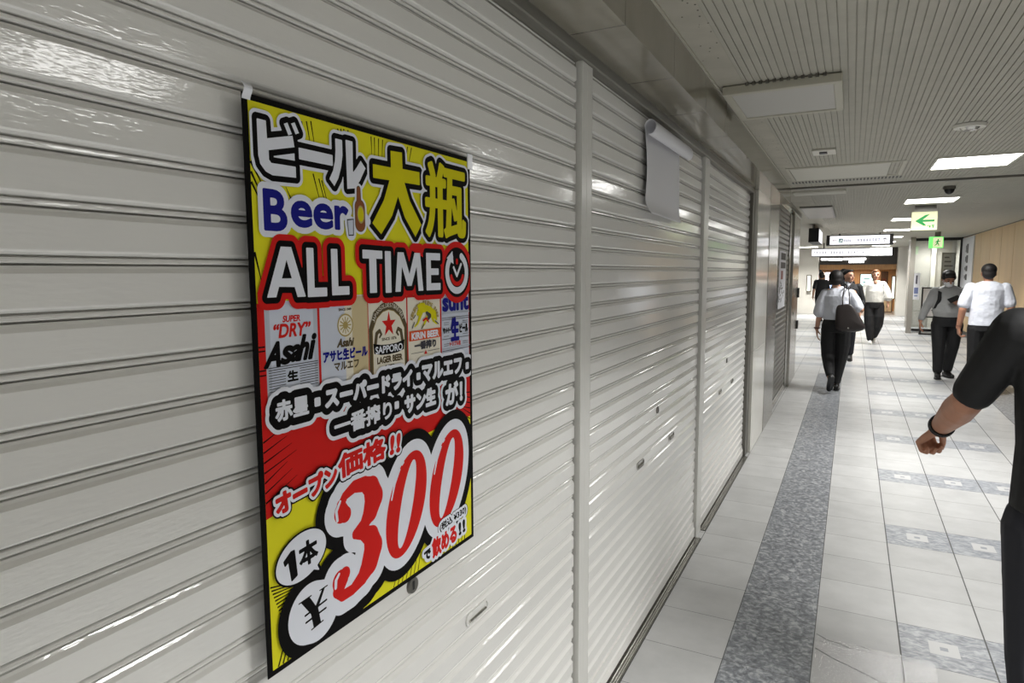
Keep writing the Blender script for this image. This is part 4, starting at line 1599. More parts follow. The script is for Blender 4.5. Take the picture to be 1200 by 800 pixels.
cyl(bm, (1.85, 18.63, 1.1), (1.85, 18.95, 0.0), 0.012, n=8)
obj('leg', bm, FRAMEB, t, True)
# white vertical shop sign on the right wall
t = thing('wall_sign', 'tall white sign with dark vertical lettering at the far end of the beige wall', 'sign', (2.44, 18.6, 0.6))
bm = BM()
box(bm, (2.415, 18.2, 0.5), (2.441, 19.9, 2.36))
obj('panel', bm, PAPERW, t, True)
bm = BM()
for i, (a, b) in enumerate(((1.98, 2.2), (1.75, 1.93), (1.55, 1.68), (1.34, 1.48))):
    box(bm, (2.412, 18.9, a), (2.4155, 19.15, b))
    box(bm, (2.412, 19.2, a + 0.03), (2.4155, 19.3, b - 0.03))
obj('lettering', bm, INK, t, True)

# warm fill light added to brighten the far shop's timber
ld = bpy.data.lights.new('shop_fill_light', 'AREA')
ld.size = 1.2
ld.energy = 55
ld.color = (1.0, 0.82, 0.6)
o = bpy.data.objects.new('shop_fill_light', ld)
C.objects.link(o)
o.location = (0.1, 28.2, 1.60)

# ------------------------------------------------------------------ people
def hand(bm, wrist, d, n, curl=0.35, k=1.0, thumb=1):
    """palm, four bent fingers and a thumb. d = along the hand, n = way the palm faces, thumb = side of the thumb"""
    w = Vector(wrist)
    d = Vector(d).normalized()
    n = Vector(n)
    n = (n - d * n.dot(d)).normalized()
    s = d.cross(n) * thumb
    L = 0.088 * k
    offs = [0.030, 0.011, -0.009, -0.028]
    lens = [(0.040, 0.025, 0.020), (0.045, 0.029, 0.021), (0.041, 0.026, 0.020), (0.032, 0.020, 0.018)]
    for o, ln in zip(offs, lens):
        kn = w + d * L + s * (o * k)
        limb(bm, [w + s * (o * 0.55 * k), w + d * L * 0.55 + s * (o * 0.9 * k), kn], [0.0135 * k, 0.0138 * k, 0.0105 * k])
        p, a = kn, 0.0
        pts, rad = [kn], [0.0098 * k]
        for q, l in enumerate(ln):
            a += curl * (0.75, 1.1, 0.8)[q]
            p = p + (d * math.cos(a) + n * math.sin(a) + s * (o * 0.6)) * l * k
            pts.append(p)
            rad.append((0.0090, 0.0083, 0.0070)[q] * k)
        limb(bm, pts, rad)
    b = w + d * L * 0.22 + s * 0.022 * k
    tk = 0.3 if curl > 1 else 1.0
    t1 = b + (d * 0.62 + s * 0.62 * tk + n * 0.45).normalized() * 0.046 * k
    t2 = t1 + (d * 0.90 + s * 0.15 + n * 0.5).normalized() * 0.032 * k
    t3 = t2 + (d * 0.90 - s * 0.05 + n * 0.5).normalized() * 0.024 * k
    limb(bm, [b, t1, t2, t3], [0.015 * k, 0.0115 * k, 0.0100 * k, 0.0075 * k])


def V(*a):
    return Vector(a)


class Person:
    """figure in its own frame: +Y is the way it faces, +X its right, feet at z = 0"""
    def __init__(s, label, x, y, yaw, skin, voxel=0.006, turn=0.0, tilt=0.0, head=(0, 0.015, 1.455), hk=1.0):
        s.t = thing('person', label, 'person', (x, y, 0), R_(yaw), 'people walking in the passage')
        s.skin, s.vox = skin, voxel
        s.hc = Vector(head)
        s.hm = Matrix.Rotation(R_(turn), 3, 'Z') @ Matrix.Rotation(R_(tilt), 3, 'X')
        s.hk = hk

    def H(s, x, y, z):
        return s.hc + s.hm @ (Vector((x, y, z)) * s.hk)

    def body(s, neck, arms, legs, hands, torso):
        bm = BM()
        k = s.hk
        # head: skull, face, jaw, nose, brow, ears
        ellip(bm, s.H(0, -0.008, 0.020), (0.073 * k, 0.090 * k, 0.088 * k), s.hm, 20, 14)
        ellip(bm, s.H(0, 0.022, -0.030), (0.060 * k, 0.066 * k, 0.078 * k), s.hm, 20, 14)
        ellip(bm, s.H(0, 0.048, -0.082), (0.036 * k, 0.036 * k, 0.026 * k), s.hm)
        limb(bm, [s.H(0, 0.086, 0.008), s.H(0, 0.101, -0.028)], [0.008 * k, 0.0125 * k])
        limb(bm, [s.H(-0.036, 0.074, 0.020), s.H(0.036, 0.074, 0.020)], [0.010 * k, 0.010 * k])
        for e in (-1, 1):
            ellip(bm, s.H(e * 0.034, 0.066, -0.030), (0.018 * k, 0.016 * k, 0.018 * k), s.hm)
            ellip(bm, s.H(e * 0.073, -0.005, -0.010), (0.010 * k, 0.017 * k, 0.030 * k), s.hm)
        limb(bm, [s.H(0, -0.02, -0.06), Vector(neck), Vector(neck) - V(0, 0, 0.05)], [0.050 * k, 0.050, 0.062])
        eloft(bm, torso)
        for pts, rad in arms:
            limb(bm, pts, rad)
        for pts, rad in legs:
            limb(bm, pts, rad)
        for h in hands:
            hand(bm, *h)
        return remeshed('body', bm, s.skin, s.t, s.vox, 3, 0.4)

    def face(s, brow=True):
        k = s.hk
        for e in (-1, 1):
            bm = BM()
            ellip(bm, s.H(e * 0.030, 0.0835, 0.0), (0.0125 * k, 0.006 * k, 0.0062 * k), s.hm)
            obj('eye', bm, EYEM, s.t, sm=True)
            if brow:
                bm = BM()
                limb(bm, [s.H(e * 0.016, 0.0865, 0.022), s.H(e * 0.032, 0.085, 0.027), s.H(e * 0.046, 0.074, 0.021)], [0.0035 * k, 0.0042 * k, 0.0028 * k])
                obj('eyebrow', bm, HAIRM, s.t, sm=True)

    def mouth(s):
        k = s.hk
        bm = BM()
        limb(bm, [s.H(-0.021, 0.078, -0.060), s.H(0, 0.088, -0.058), s.H(0.021, 0.078, -0.060)], [0.003 * k, 0.0062 * k, 0.003 * k])
        obj('mouth', bm, LIPM, s.t, sm=True)

    def hair(s, blobs, m, limbs=()):
        bm = BM()
        k = s.hk
        for c, r in blobs:
            ellip(bm, s.H(*c), tuple(q * k for q in r), s.hm, 18, 12)
        for pts, rad in limbs:
            limb(bm, [s.H(*p) for p in pts], [r * k for r in rad])
        return remeshed('hair', bm, m, s.t, s.vox, 3)

    def cloth(s, name, m, lofts=(), limbs=(), voxel=None, iters=4):
        bm = BM()
        for l in lofts:
            eloft(bm, l)
        for pts, rad in limbs:
            limb(bm, pts, rad)
        return remeshed(name, bm, m, s.t, voxel or s.vox, iters)

    def shoe(s, ankle, toe, m, k=1.0, sole=None):
        a, t = Vector(ankle), Vector(toe)
        d = (t - a)
        f = Vector((d.x, d.y, d.z))
        L = f.length
        f.normalize()
        up = Vector((0, 0, 1)) - f * f.z
        up.normalize()
        bm = BM()
        heel = a - f * 0.05 * k
        pts = [heel - up * 0.045 * k, a - up * 0.045 * k, a + f * L * 0.5 - up * 0.048 * k, t - f * 0.02 - up * 0.050 * k]
        limb(bm, pts, [0.033 * k, 0.038 * k, 0.041 * k, 0.032 * k])
        limb(bm, [a, a - up * 0.03 * k], [0.038 * k, 0.040 * k])
        limb(bm, [a - up * 0.012 * k, a + f * L * 0.45 - up * 0.035 * k], [0.036 * k, 0.034 * k])
        o = remeshed('shoe', bm, m, s.t, 0.006, 4)
        bm = BM()
        s_ = f.cross(up)
        ring = []
        for q, (ff, ww) in enumerate(((-0.085, 0.018), (-0.06, 0.034), (0.0, 0.036), (L * 0.5, 0.043), (L * 0.85, 0.036), (L + 0.004, 0.016))):
            ring.append((ff, ww))
        P = [a + f * ff + s_ * ww * k - up * 0.083 * k for ff, ww in ring] + [a + f * ff - s_ * ww * k - up * 0.083 * k for ff, ww in ring[::-1]]
        lo = [bm.verts.new(p) for p in P]
        hi = [bm.verts.new(p + up * 0.016) for p in P]
        n = len(P)
        bm.faces.new(lo[::-1])
        bm.faces.new(hi)
        for i in range(n):
            j = (i + 1) % n
            bm.faces.new((lo[i], lo[j], hi[j], hi[i]))
        so = obj('sole', bm, sole or BLACKP, o)
        return o


TORSO = [((0, 0, 0.80), .12, .09), ((0, 0, 0.88), .150, .105), ((0, 0, 0.98), .125, .09), ((0, 0.01, 1.12), .140, .100), ((0, 0.01, 1.24), .150, .095), ((0, 0, 1.31), .12, .07), ((0, 0, 1.35), .055, .05)]

# --- person in a white shirt with a tote bag, seen from behind
A = Person('white-shirted person in black trousers walking away, dark tote bag on the right shoulder', -0.16, 9.55, 0, SKIN, 0.006, turn=-4, tilt=-4, head=(-0.03, 0.02, 1.455))
A.body((-0.012, 0.005, 1.345),
       [([V(-.155, 0, 1.28), V(-.205, -.02, 1.03), V(-.232, .03, .80)], [.045, .036, .026]), ([V(.17, 0, 1.28), V(.27, -.03, 1.07), V(.235, .19, 1.02)], [.045, .036, .026])],
       [([V(-.075, 0, .84), V(-.085, -.01, .47), V(-.04, -.30, .21)], [.08, .05, .036]), ([V(.085, 0, .84), V(.07, .03, .45), V(.035, .0, .09)], [.08, .05, .036])],
       [(V(-.232, .03, .80), V(.06, .1, -1), V(1, .1, 0), .28, .92, -1), (V(.235, .19, 1.02), V(-.2, 1, .25), V(-1, 0, 0), .6, .92, 1)], TORSO)
A.face()
A.mouth()
A.hair([((0, -0.022, 0.035), (0.088, 0.096, 0.090)), ((0, -0.052, -0.015), (0.078, 0.060, 0.066)), ((-0.062, 0.0, -0.01), (0.026, 0.05, 0.07)), ((0.062, 0.0, -0.01), (0.026, 0.05, 0.07))], HAIRM)
A.cloth('shirt', WHITEC, [[((0, 0, .935), .165, .125), ((0, 0, 1.0), .178, .132), ((0, .0, 1.12), .168, .128), ((0, 0, 1.24), .178, .118), ((0, 0, 1.305), .15, .088), ((0.005, 0, 1.345), .075, .065)]],
        [([V(-.15, 0, 1.27), V(-.185, -.005, 1.15), V(-.21, -.01, 1.03)], [.062, .075, .076]), ([V(.15, 0, 1.27), V(.20, -.01, 1.18), V(.235, -.02, 1.10)], [.062, .070, .072])])
A.cloth('trousers', BLACKC, [[((0, 0, .77), .165, .125), ((0, 0, .86), .178, .130), ((0, 0, .97), .150, .115)]],
        [([V(-.082, 0, .80), V(-.088, .0, .62), V(-.086, -.02, .46), V(-.060, -.18, .32), V(-.042, -.27, .24)], [.100, .094, .080, .066, .052]), ([V(.085, 0, .80), V(.082, .01, .60), V(.068, .02, .42), V(.05, .01, .25), V(.036, .0, .12)], [.100, .094, .080, .062, .048])])
A.shoe((-.035, -.31, .215), (-.06, -.20, .07), SHOEB, 0.95)
A.shoe((.035, .0, .085), (.04, .16, .077), SHOEB, 0.95)
bm = BM()
for k_ in range(16):
    a = 2 * PI * k_ / 16
    b = 2 * PI * (k_ + 1) / 16
    limb(bm, [V(-.231 + .031 * math.cos(a), .026 + .031 * math.sin(a), .815), V(-.231 + .031 * math.cos(b), .026 + .031 * math.sin(b), .815)], [.008, .008])
obj('wristband', bm, REDBAND, A.t, sm=True)
bm = BM()
eloft(bm, [((0, .015, 1.33), .068, .062), ((0, .012, 1.365), .062, .058)])
obj('collar', bm, WHITEC, A.t, sm=True)

# tote bag hanging from that shoulder
tb = thing('tote_bag', 'large dark brown leather tote bag hanging from the white-shirted walker', 'bag', (0.03, 9.40, .62))
bm = BM()
OUT = [(-.171, 1.128), (-.125, 1.138), (-.075, 1.146), (-.030, 1.150), (-.002, 1.146), (.035, 1.098), (.080, 1.035), (.130, .955), (.170, .880), (.176, .850), (.150, .815), (.080, .792), (.0, .790), (-.08, .798), (-.150, .815), (-.170, .835), (-.176, .92), (-.174, 1.03)]
cx_, cz_ = 0.0 - .02, .93
rows = []
for yy, sc in ((-.072, .70), (-.060, .90), (-.034, .985), (0, 1.0), (.034, .985), (.060, .90), (.072, .70)):
    row = []
    for px_, pz_ in OUT:
        th = 1.0 - 0.72 * max(0.0, (pz_ - .85) / .30)
        row.append(bm.verts.new((cx_ + (px_ - cx_) * sc - 0.03, yy * th - 0.035, cz_ + (pz_ - cz_) * (sc if pz_ < 1.05 else 0.5 + sc * 0.5) - 0.62)))
    rows.append(row)
nO = len(OUT)
for a, b in zip(rows, rows[1:]):
    for i in range(nO):
        j = (i + 1) % nO
        bm.faces.new((a[i], a[j], b[j], b[i]))
bm.faces.new(rows[0][::-1])
bm.faces.new(rows[-1])
o = obj('bag_body', bm, LEATHER, tb, sm=True)
ss = o.modifiers.new('sub', 'SUBSURF')
ss.levels = ss.render_levels = 1
for dy, tx in ((-0.02, 0.0), (0.0, 0.075)):
    bm = BM()
    limb(bm, [V(-.125 + tx, dy - .03, .50), V(-.130 + tx, dy * .7 - .01, .62), V(-.115 + tx * .6, .045, .735), V(-.105 + tx * .6, .13, .752), V(-.10 + tx, .21, .70), V(-.10 + tx, .24, .62)], [.0075] * 6)
    obj('handle', bm, LEATHER, tb, sm=True)
bm = BM()
cyl(bm, (-0.05, -0.100, .225), (-0.05, -0.112, .225), .010, n=14)
obj('rivet', bm, BRIGHT, tb)

# --- woman-sized figure in an ivory blouse, coming towards the camera
B = Person('person walking towards the camera in an ivory blouse and wide black trousers', 0.44, 16.0, 180, SKIN, 0.007, turn=6, tilt=2, head=(0.0, 0.02, 1.475))
B.body((0, .005, 1.365),
       [([V(.155, 0, 1.29), V(.225, -.02, 1.06), V(.275, .07, .88)], [.042, .033, .024]), ([V(-.155, 0, 1.29), V(-.225, -.03, 1.06), V(-.255, .02, .86)], [.042, .033, .024])],
       [([V(.08, 0, .86), V(.07, .04, .47), V(.045, .05, .09)], [.078, .05, .034]), ([V(-.08, 0, .86), V(-.06, .02, .47), V(-.02, -.14, .13)], [.078, .05, .034])],
       [(V(.275, .07, .88), V(.1, .5, -.8), V(-1, 0, 0), .35, .92, -1), (V(-.255, .02, .86), V(-.05, .12, -1), V(1, 0, 0), .3, .92, 1)],
       [((c[0], c[1], c[2] + .02), a, b) for c, a, b in TORSO])
B.face()
B.mouth()
B.hair([((0, -0.028, 0.040), (0.086, 0.090, 0.086)), ((0, -0.062, -0.02), (0.075, 0.050, 0.080)), ((0.066, -0.012, 0.005), (0.020, 0.050, 0.075)), ((-0.066, -0.012, 0.005), (0.020, 0.050, 0.075)), ((0.01, 0.035, 0.088), (0.055, 0.05, 0.03)), ((0, -0.075, 0.10), (0.03, 0.03, 0.03))], HAIRB)
B.cloth('blouse', CREAMC, [[((0, 0, .90), .175, .130), ((0, 0, 1.0), .180, .135), ((0, .01, 1.14), .180, .132), ((0, .005, 1.26), .185, .118), ((0, 0, 1.325), .150, .085), ((0, 0, 1.36), .07, .062)]],
        [([V(.15, 0, 1.285), V(.21, -.01, 1.15), V(.262, .01, .985)], [.062, .078, .082]), ([V(-.15, 0, 1.285), V(-.205, -.015, 1.16), V(-.250, -.01, 1.00)], [.062, .078, .084])])
B.cloth('trousers', BLACKC, [[((0, 0, .78), .175, .125), ((0, 0, .88), .180, .130), ((0, 0, .96), .150, .115)]],
        [([V(.085, 0, .80), V(.085, .02, .60), V(.075, .04, .40), V(.05, .05, .20), V(.046, .05, .13)], [.105, .108, .100, .080, .070]), ([V(-.09, 0, .80), V(-.095, .01, .60), V(-.085, .0, .42), V(-.045, -.08, .25), V(-.03, -.12, .18)], [.105, .108, .100, .080, .068])])
B.shoe((.045, .05, .088), (.05, .20, .080), SHOEW, 0.92, SHOEW)
B.shoe((-.02, -.14, .13), (-.02, -.01, .09), SHOEW, 0.92, SHOEW)
bm = BM()
f0 = [V(-.035, .098, 1.352), V(0, .128, 1.27), V(.035, .098, 1.352), V(.0, .085, 1.365)]
ellip(bm, (0, .094, 1.325), (.035, .022, .05))
obj('neckline', bm, SKIN, B.t, sm=True)
bm = BM()
limb(bm, [V(-.145, .06, 1.335), V(-.150, .115, 1.25), V(-.16, .12, 1.08), V(-.175, .09, .93)], [.006] * 4)
obj('bag_strap', bm, GREYC, B.t, sm=True)

# --- man in a dark jacket, partly behind the tote-bag carrier, head turned aside
M_ = Person('person in a dark jacket with short black hair, half hidden behind the tote-bag carrier', -0.06, 12.7, 180, SKIN, 0.007, turn=48, tilt=4, head=(0, 0.02, 1.475))
M_.body((0, .0, 1.365), [([V(.17, 0, 1.30), V(.22, -.02, 1.05), V(.21, .12, .86)], [.046, .038, .028]), ([V(-.17, 0, 1.30), V(-.22, -.02, 1.05), V(-.20, .12, .86)], [.046, .038, .028])],
        [([V(.08, 0, .86), V(.08, .03, .47), V(.08, .04, .09)], [.08, .05, .036]), ([V(-.08, 0, .86), V(-.08, .0, .47), V(-.08, -.12, .12)], [.08, .05, .036])],
        [(V(.21, .12, .86), V(0, .3, -1), V(-1, 0, 0), .35, .95, -1), (V(-.20, .12, .86), V(0, .3, -1), V(1, 0, 0), .35, .95, 1)], [((c[0], c[1], c[2] + .02), a, b) for c, a, b in TORSO])
M_.face()
M_.mouth()
M_.hair([((0, -0.026, 0.052), (0.080, 0.088, 0.072)), ((0, -0.058, 0.0), (0.074, 0.048, 0.070)), ((0, 0.04, 0.092), (0.055, 0.045, 0.024))], HAIRM)
M_.cloth('jacket', BLACKC, [[((0, 0, .84), .175, .130), ((0, 0, 1.0), .165, .125), ((0, .01, 1.14), .175, .130), ((0, .005, 1.26), .185, .120), ((0, 0, 1.33), .150, .088), ((0, -.01, 1.365), .07, .06)]],
        [([V(.16, 0, 1.29), V(.225, -.02, 1.05), V(.213, .10, .89)], [.064, .055, .046]), ([V(-.16, 0, 1.29), V(-.225, -.02, 1.05), V(-.203, .10, .89)], [.064, .055, .046])])
bm = BM()
eloft(bm, [((0, .03, 1.25), .035, .11), ((0, .02, 1.345), .058, .064), ((0, .01, 1.385), .054, .056)])
obj('shirt', bm, WHITEC, M_.t, sm=True)
M_.cloth('trousers', NAVYC, [[((0, 0, .78), .165, .12), ((0, 0, .92), .16, .12)]], [([V(.08, 0, .80), V(.08, .03, .47), V(.08, .04, .12)], [.095, .075, .055]), ([V(-.08, 0, .80), V(-.08, .0, .47), V(-.08, -.11, .15)], [.095, .075, .055])])
M_.shoe((.08, .04, .085), (.09, .20, .077), SHOEB)
M_.shoe((-.08, -.12, .12), (-.08, .03, .082), SHOEB)


def plain_walker(label, x, y, yaw, cl, tr, shoe, voxel=0.009, turn=0, dz=0.0, hair=HAIRM):
    P = Person(label, x, y, yaw, SKIN, voxel, turn=turn, head=(0, 0.02, 1.465 + dz))
    up = lambda v: V(v[0], v[1], v[2] + dz)
    P.body(up((0, 0, 1.355)), [([up((.165, 0, 1.29)), up((.22, -.02, 1.05)), up((.20, .10, .86))], [.046, .038, .028]), ([up((-.165, 0, 1.29)), up((-.22, -.02, 1.05)), up((-.20, .08, .85))], [.046, .038, .028])],
           [([V(.08, 0, .85), V(.08, .05, .47), V(.08, .10, .09)], [.08, .05, .036]), ([V(-.08, 0, .85), V(-.08, -.02, .47), V(-.08, -.15, .13)], [.08, .05, .036])],
           [(up((.20, .10, .86)), V(0, .3, -1), V(-1, 0, 0), .35, .95, -1), (up((-.20, .08, .85)), V(0, .3, -1), V(1, 0, 0), .35, .95, 1)], [(up(c), a, b) for c, a, b in TORSO])
    P.face()
    P.mouth()
    P.hair([((0, -0.020, 0.045), (0.083, 0.092, 0.080)), ((0, -0.058, -0.005), (0.074, 0.048, 0.075)), ((0, 0.03, 0.09), (0.055, 0.045, 0.024))], hair)
    P.cloth('shirt', cl, [[(up((0, 0, .86)), .170, .128), (up((0, 0, 1.0)), .165, .125), (up((0, .01, 1.14)), .172, .128), (up((0, .005, 1.26)), .182, .118), (up((0, 0, 1.325)), .150, .086), (up((0, 0, 1.36)), .065, .058)]],
            [([up((.16, 0, 1.285)), up((.21, -.015, 1.10))], [.062, .060]), ([up((-.16, 0, 1.285)), up((-.21, -.015, 1.10))], [.062, .060])])
    P.cloth('trousers', tr, [[((0, 0, .78), .165, .12), ((0, 0, .93), .158, .12)]], [([V(.08, 0, .80), V(.08, .05, .47), V(.08, .09, .13)], [.095, .075, .055]), ([V(-.08, 0, .80), V(-.08, -.02, .47), V(-.08, -.14, .17)], [.095, .075, .055])])
    P.shoe((.08, .10, .085), (.08, .26, .077), shoe)
    P.shoe((-.08, -.15, .13), (-.08, -.01, .085), shoe)
    return P


plain_walker('person with dark hair mostly hidden behind the one in the dark jacket', -0.17, 16.4, 180, NAVYC, BLACKC, SHOEB, turn=20, dz=0.03)
plain_walker('person all in black standing in front of the lit blue shop screen', -0.86, 22.6, 25, BLACKC, BLACKC, SHOEB, 0.010, dz=-0.04)

# --- masked person in a grey shirt with a backpack
D = Person('person in a grey long-sleeved shirt and white face mask, head bowed over a phone', 1.255, 11.35, 186, SKIN2, 0.006, turn=8, tilt=-24, head=(0.03, 0.055, 1.445))
D.body((0, .01, 1.345),
       [([V(.185, 0, 1.27), V(.265, -.04, 1.03), V(.335, -.02, .83)], [.048, .040, .029]), ([V(-.185, 0, 1.27), V(-.24, -.03, 1.02), V(-.10, .19, 1.09)], [.048, .040, .029])],
       [([V(.095, 0, .84), V(.10, .08, .47), V(.10, .10, .10)], [.085, .055, .038]), ([V(-.09, 0, .84), V(-.08, -.02, .46), V(-.055, -.10, .09)], [.085, .055, .038])],
       [(V(.335, -.02, .83), V(.05, .12, -1), V(-1, .1, 0), .4, .98, -1), (V(-.10, .19, 1.09), V(.75, .35, .45), V(.2, -.6, .75), .75, .95, 1)], TORSO)
D.face()
D.hair([((0, -0.020, 0.050), (0.086, 0.098, 0.080)), ((0, -0.060, 0.0), (0.077, 0.050, 0.070)), ((0.01, 0.045, 0.094), (0.062, 0.050, 0.028)), ((0.045, 0.05, 0.075), (0.03, 0.03, 0.026)), ((-0.068, 0.0, 0.03), (0.018, 0.045, 0.04)), ((0.068, 0.0, 0.03), (0.018, 0.045, 0.04))], HAIRM)
bm = BM()
ellip(bm, D.H(0, 0.050, -0.052), (0.064, 0.066, 0.050), D.hm, 20, 14)
D_mask = obj('face_mask', bm, MASKM, D.t, sm=True)
for e in (-1, 1):
    bm = BM()
    limb(bm, [D.H(e * 0.055, 0.06, -0.035), D.H(e * 0.076, 0.01, -0.005)], [0.0025, 0.0025])
    limb(bm, [D.H(e * 0.055, 0.06, -0.070), D.H(e * 0.076, 0.0, -0.025)], [0.0025, 0.0025])
    obj('ear_loop', bm, MASKM, D.t, sm=True)
D.cloth('shirt', GREYC, [[((0, .01, .895), .180, .140), ((0, .015, .97), .205, .165), ((0, .02, 1.08), .198, .158), ((0, .01, 1.20), .200, .135), ((0, 0, 1.30), .165, .092), ((0, 0, 1.35), .075, .068)]],
        [([V(.175, 0, 1.265), V(.262, -.04, 1.04), V(.322, -.025, .875)], [.068, .060, .050]), ([V(-.175, 0, 1.265), V(-.245, -.03, 1.02), V(-.13, .16, 1.075)], [.068, .060, .048])])
D.cloth('trousers', BLACKC, [[((0, .01, .76), .185, .13), ((0, .01, .86), .195, .142), ((0, .01, .925), .182, .138)]],
        [([V(.10, 0, .78), V(.105, .07, .48), V(.105, .10, .25), V(.105, .10, .13)], [.108, .085, .072, .066]), ([V(-.095, 0, .78), V(-.085, -.01, .47), V(-.065, -.07, .24), V(-.058, -.09, .13)], [.108, .085, .072, .066])])
D.shoe((.105, .11, .095), (.13, .27, .10), SHOEB, 1.08)
D.shoe((-.055, -.10, .088), (-.10, .05, .082), SHOEB, 1.08)
# backpack on the masked person, phone in the hand
cD, sD = math.cos(R_(186)), math.sin(R_(186))
bp = thing('backpack', 'black backpack worn by the masked person', 'bag', (1.255, 11.35, 0.95), R_(186))
bm = BM()
eloft(bm, [((0, -.20, -.02), .13, .06), ((0, -.215, .05), .15, .085), ((0, -.215, .25), .15, .085), ((0, -.19, .36), .10, .05)])
remeshed('pack', bm, BLACKC, bp, 0.008, 3)
for e in (-1, 1):
    bm = BM()
    pts = [V(e * .11, -.13, .36), V(e * .125, -.02, .375), V(e * .130, .085, .30), V(e * .145, .135, .20), V(e * .175, .09, .08), V(e * .16, -.12, .03)]
    for a, b in zip(pts, pts[1:]):
        for q in (-.018, 0, .018):
            limb(bm, [a + V(q, 0, 0), b + V(q, 0, 0)], [.009, .009])
    remeshed('strap', bm, BLACKC, bp, 0.006, 2)
ph = thing('smartphone', 'dark smartphone held at chest height by the masked person', 'phone', (1.255, 11.35, 1.12), R_(186))
PM = Matrix.Translation((-.005, .262, .045)) @ Matrix.Rotation(R_(38), 4, 'X') @ Matrix.Rotation(R_(-60), 4, 'Y')
bm = BM()
box(bm, (-.038, -.005, -.078), (.038, .005, .078))
bm.transform(PM)
o = obj('case', bm, BLACKP, ph, bevel=0.004)
bm = BM()
box(bm, (-.035, -.0062, -.074), (.035, -.0049, .074))
bm.transform(PM)
obj('screen', bm, mat('phone_screen', srgb(30, 34, 44), 0.1), ph)

# --- person at the right edge in a white short-sleeved shirt
G = Person('person at the right with bare forearm, in a white short-sleeved shirt and black trousers', 1.53, 10.15, 0, SKIN2, 0.006, turn=-5, head=(0, 0.02, 1.53))
upg = lambda v: V(v[0], v[1], v[2] + .07)
G.body((0, 0, 1.425), [([V(-.185, 0, 1.35), V(-.255, -.03, 1.07), V(-.275, .05, .83)], [.052, .044, .031]), ([V(.185, 0, 1.35), V(.25, -.02, 1.08), V(.25, .13, .87)], [.052, .044, .031])],
       [([V(-.09, 0, .89), V(-.09, .04, .49), V(-.09, .12, .09)], [.085, .055, .038]), ([V(.09, 0, .89), V(.09, -.02, .49), V(.09, -.14, .12)], [.085, .055, .038])],
       [(V(-.275, .05, .83), V(.1, .15, -1), V(1, .2, 0), .8, 1.02, -1), (V(.25, .13, .87), V(0, .3, -1), V(-1, 0, 0), .4, 1.0, 1)], [(upg(c), a * 1.08, b * 1.05) for c, a, b in TORSO])
G.face()
G.mouth()
G.hair([((0, -0.020, 0.045), (0.084, 0.094, 0.080)), ((0, -0.060, -0.005), (0.075, 0.048, 0.072)), ((0, 0.03, 0.09), (0.055, 0.045, 0.024))], HAIRM)
G.cloth('shirt', WHITEC, [[((0, 0, .87), .185, .140), ((0, 0, 1.05), .182, .138), ((0, .01, 1.20), .190, .138), ((0, .005, 1.32), .200, .125), ((0, 0, 1.39), .165, .09), ((0, 0, 1.43), .07, .062)]],
        [([V(-.18, 0, 1.345), V(-.225, -.015, 1.22), V(-.245, -.02, 1.14)], [.070, .074, .074]), ([V(.18, 0, 1.345), V(.23, -.015, 1.16)], [.070, .072])])
G.cloth('trousers', BLACKC, [[((0, 0, .80), .18, .13), ((0, 0, .97), .172, .13)]], [([V(-.09, 0, .83), V(-.09, .04, .49), V(-.09, .11, .13)], [.105, .082, .062]), ([V(.09, 0, .83), V(.09, -.02, .49), V(.09, -.13, .16)], [.105, .082, .062])])
G.shoe((-.09, .12, .088), (-.09, .29, .08), SHOEB, 1.05)
G.shoe((.09, -.14, .12), (.09, .01, .085), SHOEB, 1.05)
bm = BM()
for k_ in range(16):
    a, b = 2 * PI * k_ / 16, 2 * PI * (k_ + 1) / 16
    limb(bm, [V(-.274 + .033 * math.cos(a), .045 + .033 * math.sin(a), .85), V(-.274 + .033 * math.cos(b), .045 + .033 * math.sin(b), .85)], [.004, .004])
obj('hair_tie', bm, REDBAND, G.t, sm=True)

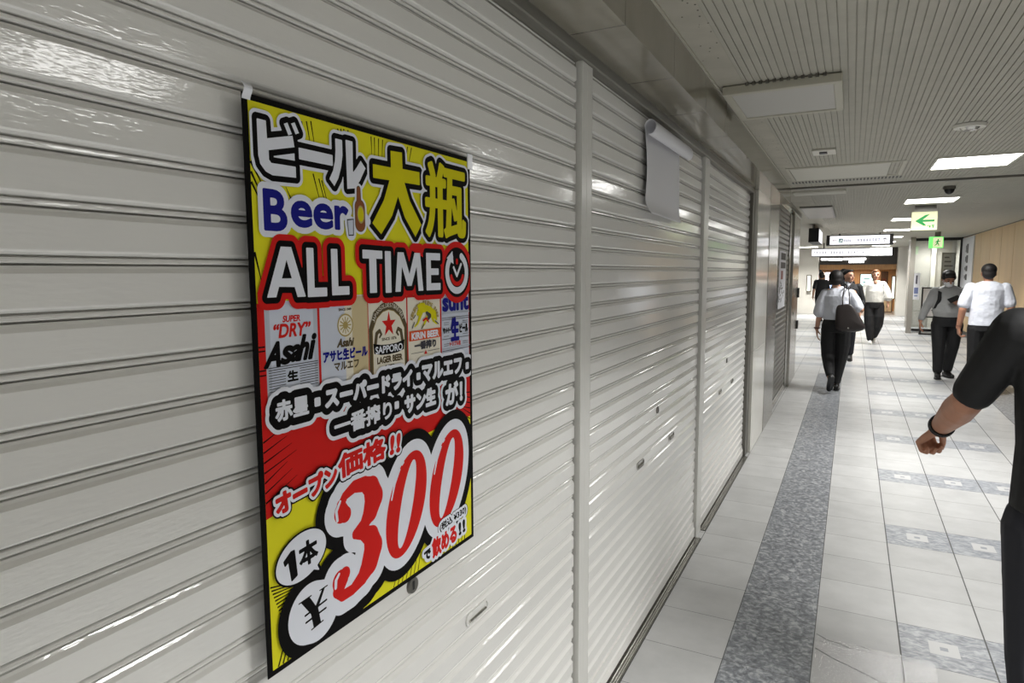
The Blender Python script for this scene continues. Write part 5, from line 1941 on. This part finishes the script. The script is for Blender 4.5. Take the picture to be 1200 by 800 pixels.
# --- person closest to the camera at the right edge: black T-shirt, bent forearm
Hh = Person('person closest to the camera in a black T-shirt, forearm with a dark wristband', 0.60, 2.24, 0, SKIN2, 0.0042, head=(0, 0.02, 1.57))
sh, el, wr = V(-.185, .0, 1.395), V(-.282, .085, 1.175), V(-.322, .32, 1.038)
uph = lambda v: V(v[0], v[1], v[2] + .11)
mid = el.lerp(wr, .3) + V(0, .0, .0)
Hh.body((0, 0, 1.465), [([sh, sh.lerp(el, .5), el, mid, el.lerp(wr, .7), wr], [.047, .046, .043, .046, .036, .0285]), ([V(.185, 0, 1.395), V(.26, -.06, 1.12), V(.26, .03, .88)], [.056, .043, .031])],
        [([V(-.09, 0, .92), V(-.09, -.04, .50), V(-.09, -.20, .14)], [.088, .058, .04]), ([V(.09, 0, .92), V(.09, .06, .50), V(.09, .16, .09)], [.088, .058, .04])],
        [(wr, V(-.27, .55, -.45), V(.55, -.1, -.8), 1.3, 1.0, -1), (V(.26, .03, .88), V(0, .2, -1), V(-1, 0, 0), .4, 1.0, 1)], [(uph(c), a * 1.08, b * 1.05) for c, a, b in TORSO])
Hh.face()
Hh.mouth()
Hh.hair([((0, -0.020, 0.045), (0.084, 0.094, 0.080)), ((0, -0.060, -0.005), (0.075, 0.048, 0.072)), ((0, 0.03, 0.09), (0.055, 0.045, 0.024))], HAIRM)
q1, q2 = sh.lerp(el, .40), sh.lerp(el, .84)
Hh.cloth('t_shirt', BLACKC, [[((0, 0, .90), .180, .138), ((0, 0, 1.08), .175, .135), ((0, .01, 1.23), .185, .138), ((0, .005, 1.36), .200, .125), ((0, 0, 1.43), .165, .09), ((0, 0, 1.475), .07, .062)]],
         [([V(-.165, 0, 1.39), V(-.185, 0, 1.395), q1, q2], [.068, .068, .062, .056]), ([V(.165, 0, 1.39), V(.185, 0, 1.395), V(.24, -.04, 1.20)], [.068, .070, .070])], 0.006)
Hh.cloth('trousers', NAVYC, [[((0, 0, .82), .18, .13), ((0, 0, .99), .172, .13)]], [([V(-.09, 0, .85), V(-.09, -.04, .50), V(-.09, -.19, .18)], [.105, .082, .062]), ([V(.09, 0, .85), V(.09, .06, .50), V(.09, .155, .13)], [.105, .082, .062])], 0.007)
Hh.shoe((-.09, -.20, .14), (-.09, -.07, .09), SHOEB, 1.05)
Hh.shoe((.09, .16, .088), (.09, .33, .08), SHOEB, 1.05)
ax = (wr - el).normalized()
u_ = ax.orthogonal().normalized()
w_ = ax.cross(u_)
for off, rr_, th in ((-.028, .0335, .0052), (-.040, .0350, .0038)):
    bm = BM()
    c_ = wr + ax * off
    for k_ in range(28):
        a, b = 2 * PI * k_ / 28, 2 * PI * (k_ + 1) / 28
        limb(bm, [c_ + (u_ * math.cos(a) + w_ * math.sin(a)) * rr_, c_ + (u_ * math.cos(b) + w_ * math.sin(b)) * rr_], [th, th])
    obj('wristband', bm, BLACKP, Hh.t, sm=True)
